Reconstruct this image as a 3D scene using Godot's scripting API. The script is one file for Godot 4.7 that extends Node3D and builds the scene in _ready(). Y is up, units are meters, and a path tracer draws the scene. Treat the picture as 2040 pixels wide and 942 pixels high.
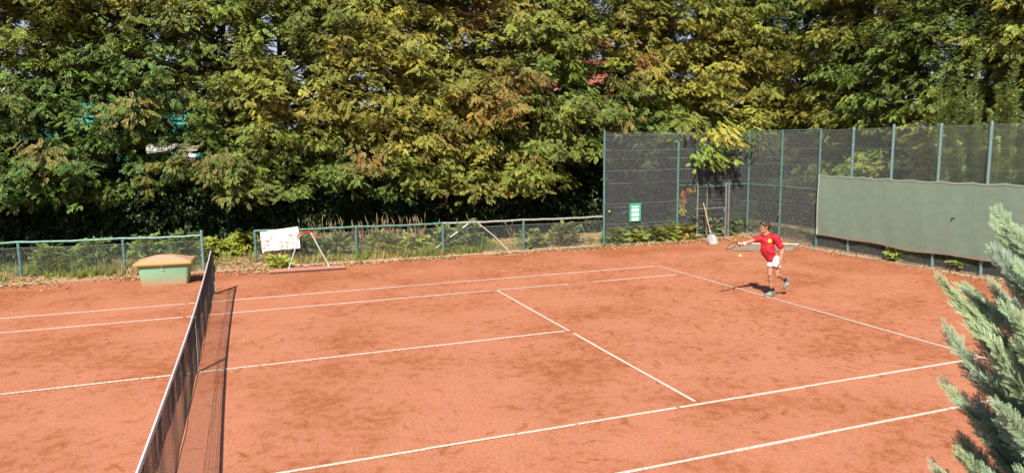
extends Node3D

# ---------------------------------------------------------------- helpers

class Shape:
	var v := PackedVector3Array()
	var n := PackedVector3Array()
	var uv := PackedVector2Array()
	var c := PackedColorArray()
	var ix := PackedInt32Array()
	var col := Color.WHITE

	func put(p: Vector3, nn: Vector3, t := Vector2.ZERO) -> int:
		v.append(p)
		n.append(nn)
		uv.append(t)
		c.append(col)
		return v.size() - 1

	# a, b, c counter-clockwise seen from the front
	func tri(a: Vector3, b: Vector3, d: Vector3) -> void:
		var nn := (b - a).cross(d - a).normalized()
		var i := put(a, nn, Vector2(0, 0))
		put(b, nn, Vector2(1, 0))
		put(d, nn, Vector2(1, 1))
		ix.append_array([i, i + 2, i + 1])

	func quad(a: Vector3, b: Vector3, d: Vector3, e: Vector3) -> void:
		var nn := (d - a).cross(e - b).normalized()
		var i := put(a, nn, Vector2(0, 0))
		put(b, nn, Vector2(1, 0))
		put(d, nn, Vector2(1, 1))
		put(e, nn, Vector2(0, 1))
		ix.append_array([i, i + 2, i + 1, i, i + 3, i + 2])

	func box(x: Transform3D, s: Vector3, bev := 0.0) -> void:
		var h := s * 0.5
		if bev <= 0.0:
			var k := []
			for z in [-1, 1]:
				for y in [-1, 1]:
					for xx in [-1, 1]:
						k.append(x * Vector3(h.x * xx, h.y * y, h.z * z))
			quad(k[4], k[5], k[7], k[6])
			quad(k[1], k[0], k[2], k[3])
			quad(k[5], k[1], k[3], k[7])
			quad(k[0], k[4], k[6], k[2])
			quad(k[6], k[7], k[3], k[2])
			quad(k[0], k[1], k[5], k[4])
			return
		var i := h - Vector3.ONE * bev
		for ax in 3:
			var e1 := (ax + 1) % 3
			var e2 := (ax + 2) % 3
			for sg in [-1.0, 1.0]:
				var q := []
				for w in [[-1, -1], [1, -1], [1, 1], [-1, 1]]:
					var p := Vector3.ZERO
					p[ax] = h[ax] * sg
					p[e1] = i[e1] * w[0]
					p[e2] = i[e2] * w[1]
					q.append(x * p)
				if sg > 0: quad(q[0], q[1], q[2], q[3])
				else: quad(q[3], q[2], q[1], q[0])
		for ax in 3:
			var e1 := (ax + 1) % 3
			var e2 := (ax + 2) % 3
			for s1 in [-1.0, 1.0]:
				for s2 in [-1.0, 1.0]:
					var q := []
					for w in [[-1, 0], [1, 0], [1, 1], [-1, 1]]:
						var p := Vector3.ZERO
						p[ax] = i[ax] * w[0]
						p[e1] = (h[e1] if w[1] == 0 else i[e1]) * s1
						p[e2] = (i[e2] if w[1] == 0 else h[e2]) * s2
						q.append(x * p)
					if s1 * s2 < 0: quad(q[0], q[1], q[2], q[3])
					else: quad(q[3], q[2], q[1], q[0])
		for sx in [-1.0, 1.0]:
			for sy in [-1.0, 1.0]:
				for sz in [-1.0, 1.0]:
					var a := x * Vector3(h.x * sx, i.y * sy, i.z * sz)
					var b := x * Vector3(i.x * sx, h.y * sy, i.z * sz)
					var d := x * Vector3(i.x * sx, i.y * sy, h.z * sz)
					if sx * sy * sz > 0: tri(a, b, d)
					else: tri(a, d, b)

	func bar(a: Vector3, b: Vector3, w: float, h: float, bev := 0.0, up := Vector3.UP) -> void:
		var d := (b - a).normalized()
		var s := d.cross(up)
		if s.length() < 0.01: s = d.cross(Vector3.RIGHT)
		s = s.normalized()
		box(Transform3D(Basis(d, s.cross(d).normalized(), s), (a + b) * 0.5), Vector3((b - a).length(), h, w), bev)

	func tube(pts: Array, rad: Array, sides := 8, caps := true) -> void:
		var first := v.size()
		var count := pts.size()
		var s := Vector3.ZERO
		var along := 0.0
		for k in count:
			var d: Vector3 = (pts[mini(k + 1, count - 1)] - pts[maxi(k - 1, 0)]).normalized()
			if k == 0:
				s = d.cross(Vector3.UP)
				if s.length() < 0.05: s = d.cross(Vector3.RIGHT)
			else:
				along += (pts[k] - pts[k - 1]).length()
			s = (s - d * s.dot(d)).normalized()
			var t := d.cross(s)
			var r: float = rad[mini(k, rad.size() - 1)]
			for j in sides + 1:
				var a := TAU * j / sides
				var o := s * cos(a) + t * sin(a)
				put(pts[k] + o * r, o, Vector2(float(j) / sides, along))
		for k in count - 1:
			for j in sides:
				var p := first + k * (sides + 1) + j
				var q := p + sides + 1
				ix.append_array([p, q, p + 1, p + 1, q, q + 1])
		if caps:
			for e in [0, count - 1]:
				var d: Vector3 = (pts[1] - pts[0]).normalized() * -1.0 if e == 0 else (pts[count - 1] - pts[count - 2]).normalized()
				var m := put(pts[e], d)
				var f := v.size()
				for j in sides + 1:
					put(v[first + e * (sides + 1) + j], d)
				for j in sides:
					if e == 0: ix.append_array([m, f + j, f + j + 1])
					else: ix.append_array([m, f + j + 1, f + j])

	func ball(o: Vector3, r: Vector3, b := Basis(), seg := 12, ring := 8) -> void:
		var f := v.size()
		for i in ring + 1:
			var t := PI * i / ring
			for j in seg + 1:
				var a := TAU * j / seg
				var u := Vector3(sin(t) * cos(a), cos(t), sin(t) * sin(a))
				put(o + b * (u * r), (b * (u / r)).normalized(), Vector2(float(j) / seg, float(i) / ring))
		for i in ring:
			for j in seg:
				var p := f + i * (seg + 1) + j
				var q := p + seg + 1
				ix.append_array([p, q, p + 1, p + 1, q, q + 1])

	# a sheet from a function of (u, v); wide and high are counts of cells
	func sheet(wide: int, high: int, f: Callable) -> void:
		var first := v.size()
		for j in high + 1:
			for i in wide + 1:
				put(f.call(float(i) / wide, float(j) / high), Vector3.UP, Vector2(float(i) / wide, float(j) / high))
		for j in high:
			for i in wide:
				var p := first + j * (wide + 1) + i
				var q := p + wide + 1
				ix.append_array([p, q, p + 1, p + 1, q, q + 1])
		smooth(first, ix.size() - wide * high * 6)

	func smooth(first: int, from: int) -> void:
		for k in range(first, v.size()): n[k] = Vector3.ZERO
		for k in range(from, ix.size(), 3):
			var f := (v[ix[k + 2]] - v[ix[k]]).cross(v[ix[k + 1]] - v[ix[k]])
			for e in 3: n[ix[k + e]] += f
		for k in range(first, v.size()): n[k] = n[k].normalized()

	func add(o: Shape, x := Transform3D()) -> void:
		var f := v.size()
		for k in o.v.size():
			v.append(x * o.v[k])
			n.append((x.basis * o.n[k]).normalized())
		uv.append_array(o.uv)
		c.append_array(o.c)
		for k in o.ix: ix.append(k + f)

	func mesh() -> ArrayMesh:
		var a := []
		a.resize(Mesh.ARRAY_MAX)
		a[Mesh.ARRAY_VERTEX] = v
		a[Mesh.ARRAY_NORMAL] = n
		a[Mesh.ARRAY_TEX_UV] = uv
		a[Mesh.ARRAY_COLOR] = c
		a[Mesh.ARRAY_INDEX] = ix
		var m := ArrayMesh.new()
		m.add_surface_from_arrays(Mesh.PRIMITIVE_TRIANGLES, a)
		return m


# A field of tapered capsules joined by a smooth minimum, meshed as surface nets.
class Flesh:
	var bones := []
	var cuts := []
	var k := 0.03
	func _init(soft := 0.03) -> void: k = soft
	func bone(a: Vector3, b: Vector3, ra: float, rb: float, flat := Vector3.ZERO, thin := 1.0) -> void:
		bones.append([a, b, ra, rb, flat, thin])
	func path(pts: Array, r: Array) -> void:
		for i in pts.size() - 1: bone(pts[i], pts[i + 1], r[i], r[i + 1])
	func cut(at: Vector3, out: Vector3, reach := 9.0) -> void: cuts.append([at, out.normalized(), reach])
	func one(e: Array, p: Vector3) -> float:
		var a: Vector3 = e[0]
		var ab: Vector3 = e[1] - a
		var q := p - a
		if e[5] != 1.0:
			var f: Vector3 = e[4]
			q += f * (q.dot(f) * (e[5] - 1.0))
		var t := clampf(q.dot(ab) / maxf(ab.length_squared(), 1e-9), 0.0, 1.0)
		return q.distance_to(ab * t) - lerpf(e[2], e[3], t)
	func at(p: Vector3) -> float:
		var d := 9.0
		for e in bones:
			var x := one(e, p)
			var h := maxf(k - absf(x - d), 0.0) / k
			d = minf(x, d) - h * h * k * 0.25
		for c in cuts:
			if p.distance_to(c[0]) < c[2]: d = maxf(d, (p - c[0]).dot(c[1]))
		return d
	# the point where a ray enters the skin
	func hit(from: Vector3, dir: Vector3) -> Vector3:
		var p := from
		for i in 60:
			var d := at(p)
			if d < 0.0005: break
			p += dir * d * 0.8
		return p
	func into(s: Shape, cell: float) -> void:
		var lo := Vector3.ONE * 99.0
		var hi := Vector3.ONE * -99.0
		for e in bones:
			var r := maxf(e[2], e[3]) + cell * 3.0 + k
			for q in [e[0], e[1]]:
				lo = lo.min(q - Vector3.ONE * r)
				hi = hi.max(q + Vector3.ONE * r)
		var size := Vector3i(((hi - lo) / cell).ceil()) + Vector3i.ONE
		var sx := 1
		var sy := size.x
		var sz := size.x * size.y
		var f := PackedFloat32Array()
		f.resize(sz * size.z)
		f.fill(9.0)
		for e in bones:
			var r := maxf(e[2], e[3]) + cell * 2.0 + k
			var from := Vector3i(((e[0].min(e[1]) - Vector3.ONE * r - lo) / cell).floor()).clamp(Vector3i.ZERO, size - Vector3i.ONE)
			var to := Vector3i(((e[0].max(e[1]) + Vector3.ONE * r - lo) / cell).ceil()).clamp(Vector3i.ZERO, size - Vector3i.ONE)
			for z in range(from.z, to.z + 1):
				for y in range(from.y, to.y + 1):
					var row := z * sz + y * sy
					for x in range(from.x, to.x + 1):
						var d := one(e, lo + Vector3(x, y, z) * cell)
						if d > k + cell * 2.0: continue
						var o := f[row + x]
						var h := maxf(k - absf(d - o), 0.0) / k
						f[row + x] = minf(d, o) - h * h * k * 0.25
		for c in cuts:
			var cp: Vector3 = c[0]
			var cn: Vector3 = c[1]
			var cr: float = c[2]
			for z in size.z:
				for y in size.y:
					for x in size.x:
						var i := z * sz + y * sy + x
						if f[i] > 1.0: continue
						var p := lo + Vector3(x, y, z) * cell
						if p.distance_to(cp) < cr: f[i] = maxf(f[i], (p - cp).dot(cn))
		var where := PackedInt32Array()
		where.resize(f.size())
		where.fill(-1)
		var first := s.v.size()
		var start := s.ix.size()
		var off := [0, sx, sy, sy + sx, sz, sz + sx, sz + sy, sz + sy + sx]
		var corner := [Vector3(0, 0, 0), Vector3(1, 0, 0), Vector3(0, 1, 0), Vector3(1, 1, 0), Vector3(0, 0, 1), Vector3(1, 0, 1), Vector3(0, 1, 1), Vector3(1, 1, 1)]
		var edges := [[0, 1], [2, 3], [4, 5], [6, 7], [0, 2], [1, 3], [4, 6], [5, 7], [0, 4], [1, 5], [2, 6], [3, 7]]
		for z in size.z - 1:
			for y in size.y - 1:
				for x in size.x - 1:
					var i := z * sz + y * sy + x
					var inside := 0
					for q in 8:
						if f[i + off[q]] < 0.0: inside += 1
					if inside == 0 or inside == 8: continue
					var sum := Vector3.ZERO
					var many := 0
					for e in edges:
						var a := f[i + off[e[0]]]
						var b := f[i + off[e[1]]]
						if (a < 0.0) != (b < 0.0):
							sum += corner[e[0]].lerp(corner[e[1]], a / (a - b))
							many += 1
					where[i] = s.put(lo + (Vector3(x, y, z) + sum / many) * cell, Vector3.UP)
		for z in range(1, size.z - 1):
			for y in range(1, size.y - 1):
				for x in range(1, size.x - 1):
					var i := z * sz + y * sy + x
					var a := f[i] < 0.0
					for ax in 3:
						var step: int = [sx, sy, sz][ax]
						if a == (f[i + step] < 0.0): continue
						var u: int = [sy, sz, sx][ax]
						var w: int = [sz, sx, sy][ax]
						var q := [where[i - u - w], where[i - w], where[i], where[i - u]]
						if q.min() < 0: continue
						if a: s.ix.append_array([q[0], q[2], q[1], q[0], q[3], q[2]])
						else: s.ix.append_array([q[0], q[1], q[2], q[0], q[2], q[3]])
		s.smooth(first, start)


var rng := RandomNumberGenerator.new()
var used := {}
var wave := FastNoiseLite.new()
var mats := {}

func rnd(a := 0.0, b := 1.0) -> float: return a + (b - a) * rng.randf()

func numbered(called: String) -> String:
	used[called] = used.get(called, -1) + 1
	return called if used[called] == 0 else "%s_%03d" % [called, used[called]]

func tag(o: Node, label: String, category: String, group := "") -> void:
	o.set_meta("label", label)
	o.set_meta("category", category)
	if group: o.set_meta("group", group)

func thing(called: String, label: String, category: String, at := Vector3.ZERO, group := "") -> Node3D:
	var o := Node3D.new()
	o.name = numbered(called)
	add_child(o)
	o.position = at
	tag(o, label, category, group)
	return o

func setting(called: String) -> Node3D:
	var o := Node3D.new()
	o.name = numbered(called)
	add_child(o)
	o.set_meta("kind", "structure")
	return o

func part(called: String, m: Mesh, mat: Material, parent: Node, label := "") -> MeshInstance3D:
	var o := MeshInstance3D.new()
	o.name = called if parent != self else numbered(called)
	o.mesh = m
	o.material_override = mat
	parent.add_child(o, true)
	if label: o.set_meta("label", label)
	return o

func many(called: String, m: Mesh, mat: Material, places: Array, tints: Array, parent: Node, stuff := true) -> MultiMeshInstance3D:
	var mm := MultiMesh.new()
	mm.transform_format = MultiMesh.TRANSFORM_3D
	mm.use_colors = tints.size() > 0
	mm.mesh = m
	mm.instance_count = places.size()
	for i in places.size():
		mm.set_instance_transform(i, places[i])
		if tints.size(): mm.set_instance_color(i, tints[i])
	var o := MultiMeshInstance3D.new()
	o.name = called if parent != self else numbered(called)
	o.multimesh = mm
	o.material_override = mat
	parent.add_child(o, true)
	if stuff: o.set_meta("kind", "stuff")
	return o

func lin(r: float, g: float, b: float) -> Color: return Color(r, g, b).linear_to_srgb()

# a material of one base colour (linear), mottled by a computed noise
func stuff(r: float, g: float, b: float, rough := 0.7, metal := 0.0, mottle := 0.25, size := 0.5, bump := 0.0) -> StandardMaterial3D:
	var m := StandardMaterial3D.new()
	m.roughness = rough
	m.metallic = metal
	if mottle > 0.0:
		var key := "mottle%.2f" % mottle
		if not mats.has(key):
			mats[key] = noise_map(192, 5, 0.03, func(x): return Color.from_hsv(0, 0, 1.0 - mottle * x))
		m.albedo_texture = mats[key]
		m.uv1_triplanar = true
		m.uv1_world_triplanar = true
		m.uv1_scale = Vector3.ONE / size
		m.albedo_color = lin(r / (1.0 - mottle * 0.5), g / (1.0 - mottle * 0.5), b / (1.0 - mottle * 0.5))
	else:
		m.albedo_color = lin(r, g, b)
	if bump > 0.0:
		if not mats.has("grain"): mats["grain"] = noise_map(192, 4, 0.06, func(x): return Color(x, x, x))
		m.heightmap_enabled = true
		m.heightmap_texture = mats["grain"]
		m.heightmap_scale = bump
		m.uv1_triplanar = true
		m.uv1_world_triplanar = true
		m.uv1_scale = Vector3.ONE / size
	return m

func noise_map(size: int, octaves: int, freq: float, ramp: Callable) -> ImageTexture:
	var f := FastNoiseLite.new()
	f.seed = 7 + octaves
	f.frequency = freq
	f.fractal_octaves = octaves
	var im := f.get_seamless_image(size, size)
	var d := im.get_data()
	var out := PackedByteArray()
	out.resize(size * size * 3)
	for i in size * size:
		var c: Color = ramp.call(d[i] / 255.0)
		out[i * 3] = int(clampf(c.r, 0, 1) * 255.0)
		out[i * 3 + 1] = int(clampf(c.g, 0, 1) * 255.0)
		out[i * 3 + 2] = int(clampf(c.b, 0, 1) * 255.0)
	return ImageTexture.create_from_image(Image.create_from_data(size, size, false, Image.FORMAT_RGB8, out))

func tinted(rough := 0.6, back := 0.0) -> StandardMaterial3D:
	var m := StandardMaterial3D.new()
	m.vertex_color_use_as_albedo = true
	m.roughness = rough
	if back > 0.0:
		m.backlight_enabled = true
		m.backlight = Color(back, back, back)
	return m

func facing(fwd: Vector3, up: Vector3, s := 1.0, o := Vector3.ZERO) -> Transform3D:
	var x := fwd.normalized()
	var z := x.cross(up)
	if z.length() < 0.01: z = x.cross(Vector3(0.3, 0.2, 1))
	z = z.normalized()
	return Transform3D(Basis(x * s, z.cross(x) * s, z * s), o)

func jitter(c: Color, a: float) -> Color:
	var l := 1.0 + rnd(-a, a)
	return Color(c.r * l * (1.0 + rnd(-a, a) * 0.5), c.g * l, c.b * l * (1.0 + rnd(-a, a) * 0.5))

# ---------------------------------------------------------------- light and camera

const SUN := Vector3(-0.346, 0.748, 0.566)

func light() -> void:
	var cam := Camera3D.new()
	cam.name = "camera"
	cam.position = Vector3(0.892, 3.456, 11.651)
	cam.basis = Basis(Vector3.UP, -0.36124) * Basis(Vector3.RIGHT, -0.12761) * Basis(Vector3.BACK, -0.00985)
	cam.fov = 37.32
	cam.near = 0.05
	cam.far = 600.0
	add_child(cam)
	var we := WorldEnvironment.new()
	var env := Environment.new()
	env.background_mode = Environment.BG_SKY
	var pm := ProceduralSkyMaterial.new()
	pm.sky_top_color = Color(0.46, 0.55, 0.71)
	pm.sky_horizon_color = Color(0.87, 0.88, 0.90)
	pm.sky_curve = 0.14
	pm.ground_bottom_color = Color(0.2, 0.17, 0.13)
	pm.ground_horizon_color = Color(0.62, 0.66, 0.66)
	pm.sun_angle_max = 20.0
	pm.energy_multiplier = 0.72
	var sky := Sky.new()
	sky.sky_material = pm
	env.sky = sky
	env.tonemap_mode = Environment.TONE_MAPPER_LINEAR
	env.tonemap_exposure = 1.72
	env.sdfgi_enabled = true
	env.ssao_enabled = true
	env.ssil_enabled = true
	we.environment = env
	we.name = "sky_and_air"
	add_child(we)
	var sun := DirectionalLight3D.new()
	sun.name = "sun"
	sun.light_energy = 1.6
	sun.light_color = Color(1.0, 0.955, 0.88)
	sun.light_angular_distance = 0.5
	sun.shadow_enabled = true
	sun.look_at_from_position(SUN * 50.0, Vector3.ZERO)
	add_child(sun)

# ---------------------------------------------------------------- the ground

func earth(x: float, z: float) -> float:
	var back := smoothstep(-9.75, -10.9, z)
	var side := smoothstep(18.35, 19.6, x)
	var h := maxf(back, side)
	return 0.006 + h * (0.12 + 0.07 * wave.get_noise_2d(x * 40.0, z * 40.0)) + side * 0.16

func clay_texture() -> ImageTexture:
	var w := 2048
	var h := 1216
	var a := FastNoiseLite.new()
	a.seed = 3
	a.frequency = 0.007
	a.fractal_octaves = 6
	a.fractal_gain = 0.62
	var da := a.get_image(w, h).get_data()
	a.seed = 11
	a.frequency = 0.065
	a.fractal_octaves = 6
	a.fractal_gain = 0.72
	var db := a.get_image(w, h).get_data()
	a.seed = 23
	a.frequency = 0.35
	a.fractal_octaves = 2
	var dc := a.get_image(w, h).get_data()
	var mark := PackedFloat32Array()
	mark.resize(w * h)
	var per := 2048.0 / 36.8
	# slides and scuffs where the players run
	for i in 3600:
		var x := 0.0
		var z := 0.0
		if i % 5 < 3:
			x = rng.randfn(11.5, 3.2)
			z = rng.randfn(-0.6, 3.4)
		else:
			x = rnd(-6.0, 18.0)
			z = rnd(-9.0, 7.0)
		var long := absf(rng.randfn(0.06, 0.13)) + 0.03
		var thick := rnd(0.018, 0.055)
		var ang := rng.randfn(0.0, 0.7) + (PI * 0.5 if rng.randf() < 0.25 else 0.0)
		var deep := rnd(0.25, 0.95) * (-0.6 if rng.randf() < 0.18 else 1.0)
		var bend := rnd(-1.2, 1.2)
		var steps := int(long / 0.02) + 1
		for s in steps:
			var t := float(s) / steps
			var aa := ang + bend * t
			var cx := (x + cos(aa) * long * t + 18.5) * per
			var cz := (z + sin(aa) * long * t + 9.75) * per
			var r := thick * per * (0.5 + 0.5 * sin(PI * (t * 0.8 + 0.1)))
			for yy in range(int(cz - r), int(cz + r) + 1):
				if yy < 0 or yy >= h: continue
				for xx in range(int(cx - r), int(cx + r) + 1):
					if xx < 0 or xx >= w: continue
					var q := 1.0 - Vector2(xx - cx, yy - cz).length() / maxf(r, 0.6)
					if q > 0.0:
						var k := yy * w + xx
						mark[k] = maxf(mark[k], deep * minf(1.0, q * 2.0)) if deep > 0.0 else minf(mark[k], deep * q)
	var out := PackedByteArray()
	out.resize(w * h * 3)
	var dry := Vector3(0.398, 0.160, 0.091)
	var moist := Vector3(0.285, 0.094, 0.038)
	var k := 0
	for y in h:
		var z := y / per - 9.75
		var edge := smoothstep(-6.6, -8.6, z)
		for x in w:
			var px := x / per - 18.5
			var n1 := da[k] / 255.0
			var n2 := db[k] / 255.0
			var n3 := dc[k] / 255.0
			var t := (n1 - 0.5) * 0.85 + 0.17 + 0.54 * smoothstep(0.49, 0.74, n2 + (n1 - 0.5) * 0.5)
			t += maxf(edge, smoothstep(15.4, 17.2, px)) * 0.30
			t = clampf(t, 0.0, 1.0)
			t = clampf(t + mark[k] * (0.6 + n3 * 0.6), 0.0, 1.2)
			var cl := dry.lerp(moist, t) * (0.74 + 0.52 * n3)
			out[k * 3] = int(pow(clampf(cl.x, 0, 1), 0.4545) * 255.0)
			out[k * 3 + 1] = int(pow(clampf(cl.y, 0, 1), 0.4545) * 255.0)
			out[k * 3 + 2] = int(pow(clampf(cl.z, 0, 1), 0.4545) * 255.0)
			k += 1
	return ImageTexture.create_from_image(Image.create_from_data(w, h, false, Image.FORMAT_RGB8, out))

func grounds() -> void:
	var g := Shape.new()
	g.quad(Vector3(-250, -0.06, 250), Vector3(250, -0.06, 250), Vector3(250, -0.06, -250), Vector3(-250, -0.06, -250))
	var gm := stuff(0.16, 0.12, 0.07, 0.95, 0.0, 0.5, 3.0)
	part("ground", g.mesh(), gm, self).set_meta("kind", "structure")

	var court := setting("clay_court")
	var c := Shape.new()
	c.sheet(92, 54, func(u: float, v: float) -> Vector3:
		var x := -18.5 + 36.8 * u
		var z := 12.1 - 21.85 * v
		return Vector3(x, 0.006 * wave.get_noise_2d(x * 12.0, z * 12.0), z))
	for k in c.uv.size(): c.uv[k].y = 1.0 - c.uv[k].y
	var cm := StandardMaterial3D.new()
	cm.albedo_texture = clay_texture()
	cm.roughness = 0.95
	cm.metallic_specular = 0.25
	part("clay_surface", c.mesh(), cm, court)
	# loose grains of brick dust, some small crumbs casting their own shade
	var crumb := Shape.new()
	crumb.ball(Vector3.ZERO, Vector3(1, 0.7, 0.8), Basis(), 5, 3)
	var places := []
	var tints := []
	for i in 5200:
		var x := rnd(-6, 18.2)
		var z := rnd(-9.6, 7.0)
		var s := rnd(0.003, 0.008) * (2.2 if rng.randf() < 0.02 else 1.0)
		places.append(Transform3D(Basis(Vector3.UP, rnd(0, TAU)).scaled(Vector3.ONE * s), Vector3(x, 0.004, z)))
		tints.append(jitter(Color(0.40, 0.15, 0.08), 0.3))
	many("clay_crumbs", crumb.mesh(), tinted(0.9), places, tints, court)

	# lines: tapes nailed into the clay, broken where clay covers them
	var lm := stuff(0.66, 0.60, 0.52, 0.8, 0.0, 0.45, 0.22, 0.1)
	var runs := [
		["sideline", -18.0, -0.55, -5.46, 0], ["sideline", -0.5, 11.74, -5.46, 0],
		["sideline", -18.0, -0.5, -4.09, 0], ["sideline", -0.45, 6.22, -4.09, 0], ["sideline", 6.46, 8.35, -4.09, 0], ["sideline", 9.05, 11.55, -4.09, 0],
		["sideline", -18.0, 6.05, 4.09, 0], ["sideline", 6.1, 11.8, 4.09, 0],
		["sideline", -18.0, 9.3, 5.46, 0], ["sideline", 9.33, 11.85, 5.46, 0],
		["centre_service_line", -6.4, 6.33, 0.0, 0],
		["service_line", -4.05, 0.0, 6.42, 1], ["service_line", 0.22, 3.98, 6.42, 1],
		["baseline", -5.47, 5.49, 11.85, 1],
		["service_line", -4.05, 3.98, -6.42, 1],
	]
	for r in runs:
		var s := Shape.new()
		var a: float = r[1]
		while a < r[2] - 0.01:
			var b := minf(a + rnd(0.7, 1.5), r[2])
			var w := 0.047 + rnd(-0.007, 0.004)
			var o := rnd(-0.004, 0.004)
			var y := 0.0075 + rnd(0, 0.002)
			if r[4] == 0: s.bar(Vector3(a, y, r[3] + o), Vector3(b, y, r[3] + o), w, 0.006)
			else: s.bar(Vector3(r[3] + o, y, a), Vector3(r[3] + o, y, b), w, 0.006)
			a = b + (rnd(0.0, 0.01) if rng.randf() < 0.8 else 0.02)
		part(r[0], s.mesh(), lm, court)

	# stretches of tape that the clay has nearly covered
	var worn := stuff(0.60, 0.42, 0.32, 0.9, 0.0, 0.5, 0.15)
	for r in [[8.35, 9.05, -4.09], [6.22, 6.36, -4.09]]:
		var s := Shape.new()
		var a: float = r[0]
		while a < r[1]:
			s.bar(Vector3(a, 0.0062, r[2]), Vector3(minf(a + 0.11, r[1]), 0.0062, r[2]), rnd(0.020, 0.038), 0.003)
			a += rnd(0.11, 0.125)
		part("buried_sideline", s.mesh(), worn, court)

	# the unpaved strip beyond the kerb, with earth and dry litter
	var e := Shape.new()
	var em := StandardMaterial3D.new()
	em.albedo_texture = noise_map(512, 6, 0.02, func(x: float) -> Color: return lin(0.17 + 0.28 * x, 0.11 + 0.18 * x, 0.055 + 0.09 * x))
	em.uv1_triplanar = true
	em.uv1_world_triplanar = true
	em.uv1_scale = Vector3.ONE * 0.55
	em.roughness = 0.95
	e.sheet(150, 40, func(u: float, v: float) -> Vector3:
		var x := -20.0 + 55.0 * u
		var z := -9.74 - 14.26 * v
		return Vector3(x, earth(x, z), z))
	e.sheet(40, 60, func(u: float, v: float) -> Vector3:
		var x := 18.31 + 12.0 * u
		var z := 16.26 - 26.0 * v
		return Vector3(x, earth(x, z), z))
	part("verge", e.mesh(), em, self).set_meta("kind", "structure")

	# edging of pale concrete pieces
	var kerb := setting("kerb")
	var km := [stuff(0.42, 0.36, 0.29, 0.9, 0.0, 0.35, 0.4, 0.3), stuff(0.50, 0.43, 0.35, 0.9, 0.0, 0.35, 0.4, 0.3), stuff(0.36, 0.28, 0.21, 0.9, 0.0, 0.35, 0.4, 0.3)]
	var stone := Shape.new()
	stone.box(Transform3D(), Vector3(0.985, 0.16, 0.06), 0.012)
	var sm := stone.mesh()
	for i in 24:
		var o := part("kerb_stone", sm, km[rng.randi() % 3], kerb)
		var x := -5.6 + i
		if x > -0.9 and x < 0.9: x = x
		o.position = Vector3(x, -0.052 + rnd(-0.014, 0.012), -9.77 + rnd(-0.015, 0.015))
		o.rotation.y = rnd(-0.006, 0.006)
	for i in 13:
		var o := part("kerb_stone", sm, km[rng.randi() % 3], kerb)
		o.position = Vector3(18.33 + rnd(-0.015, 0.015), -0.05 + rnd(-0.012, 0.012), -9.2 + i)
		o.rotation.y = PI / 2 + rnd(-0.006, 0.006)

# ---------------------------------------------------------------- net

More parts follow.
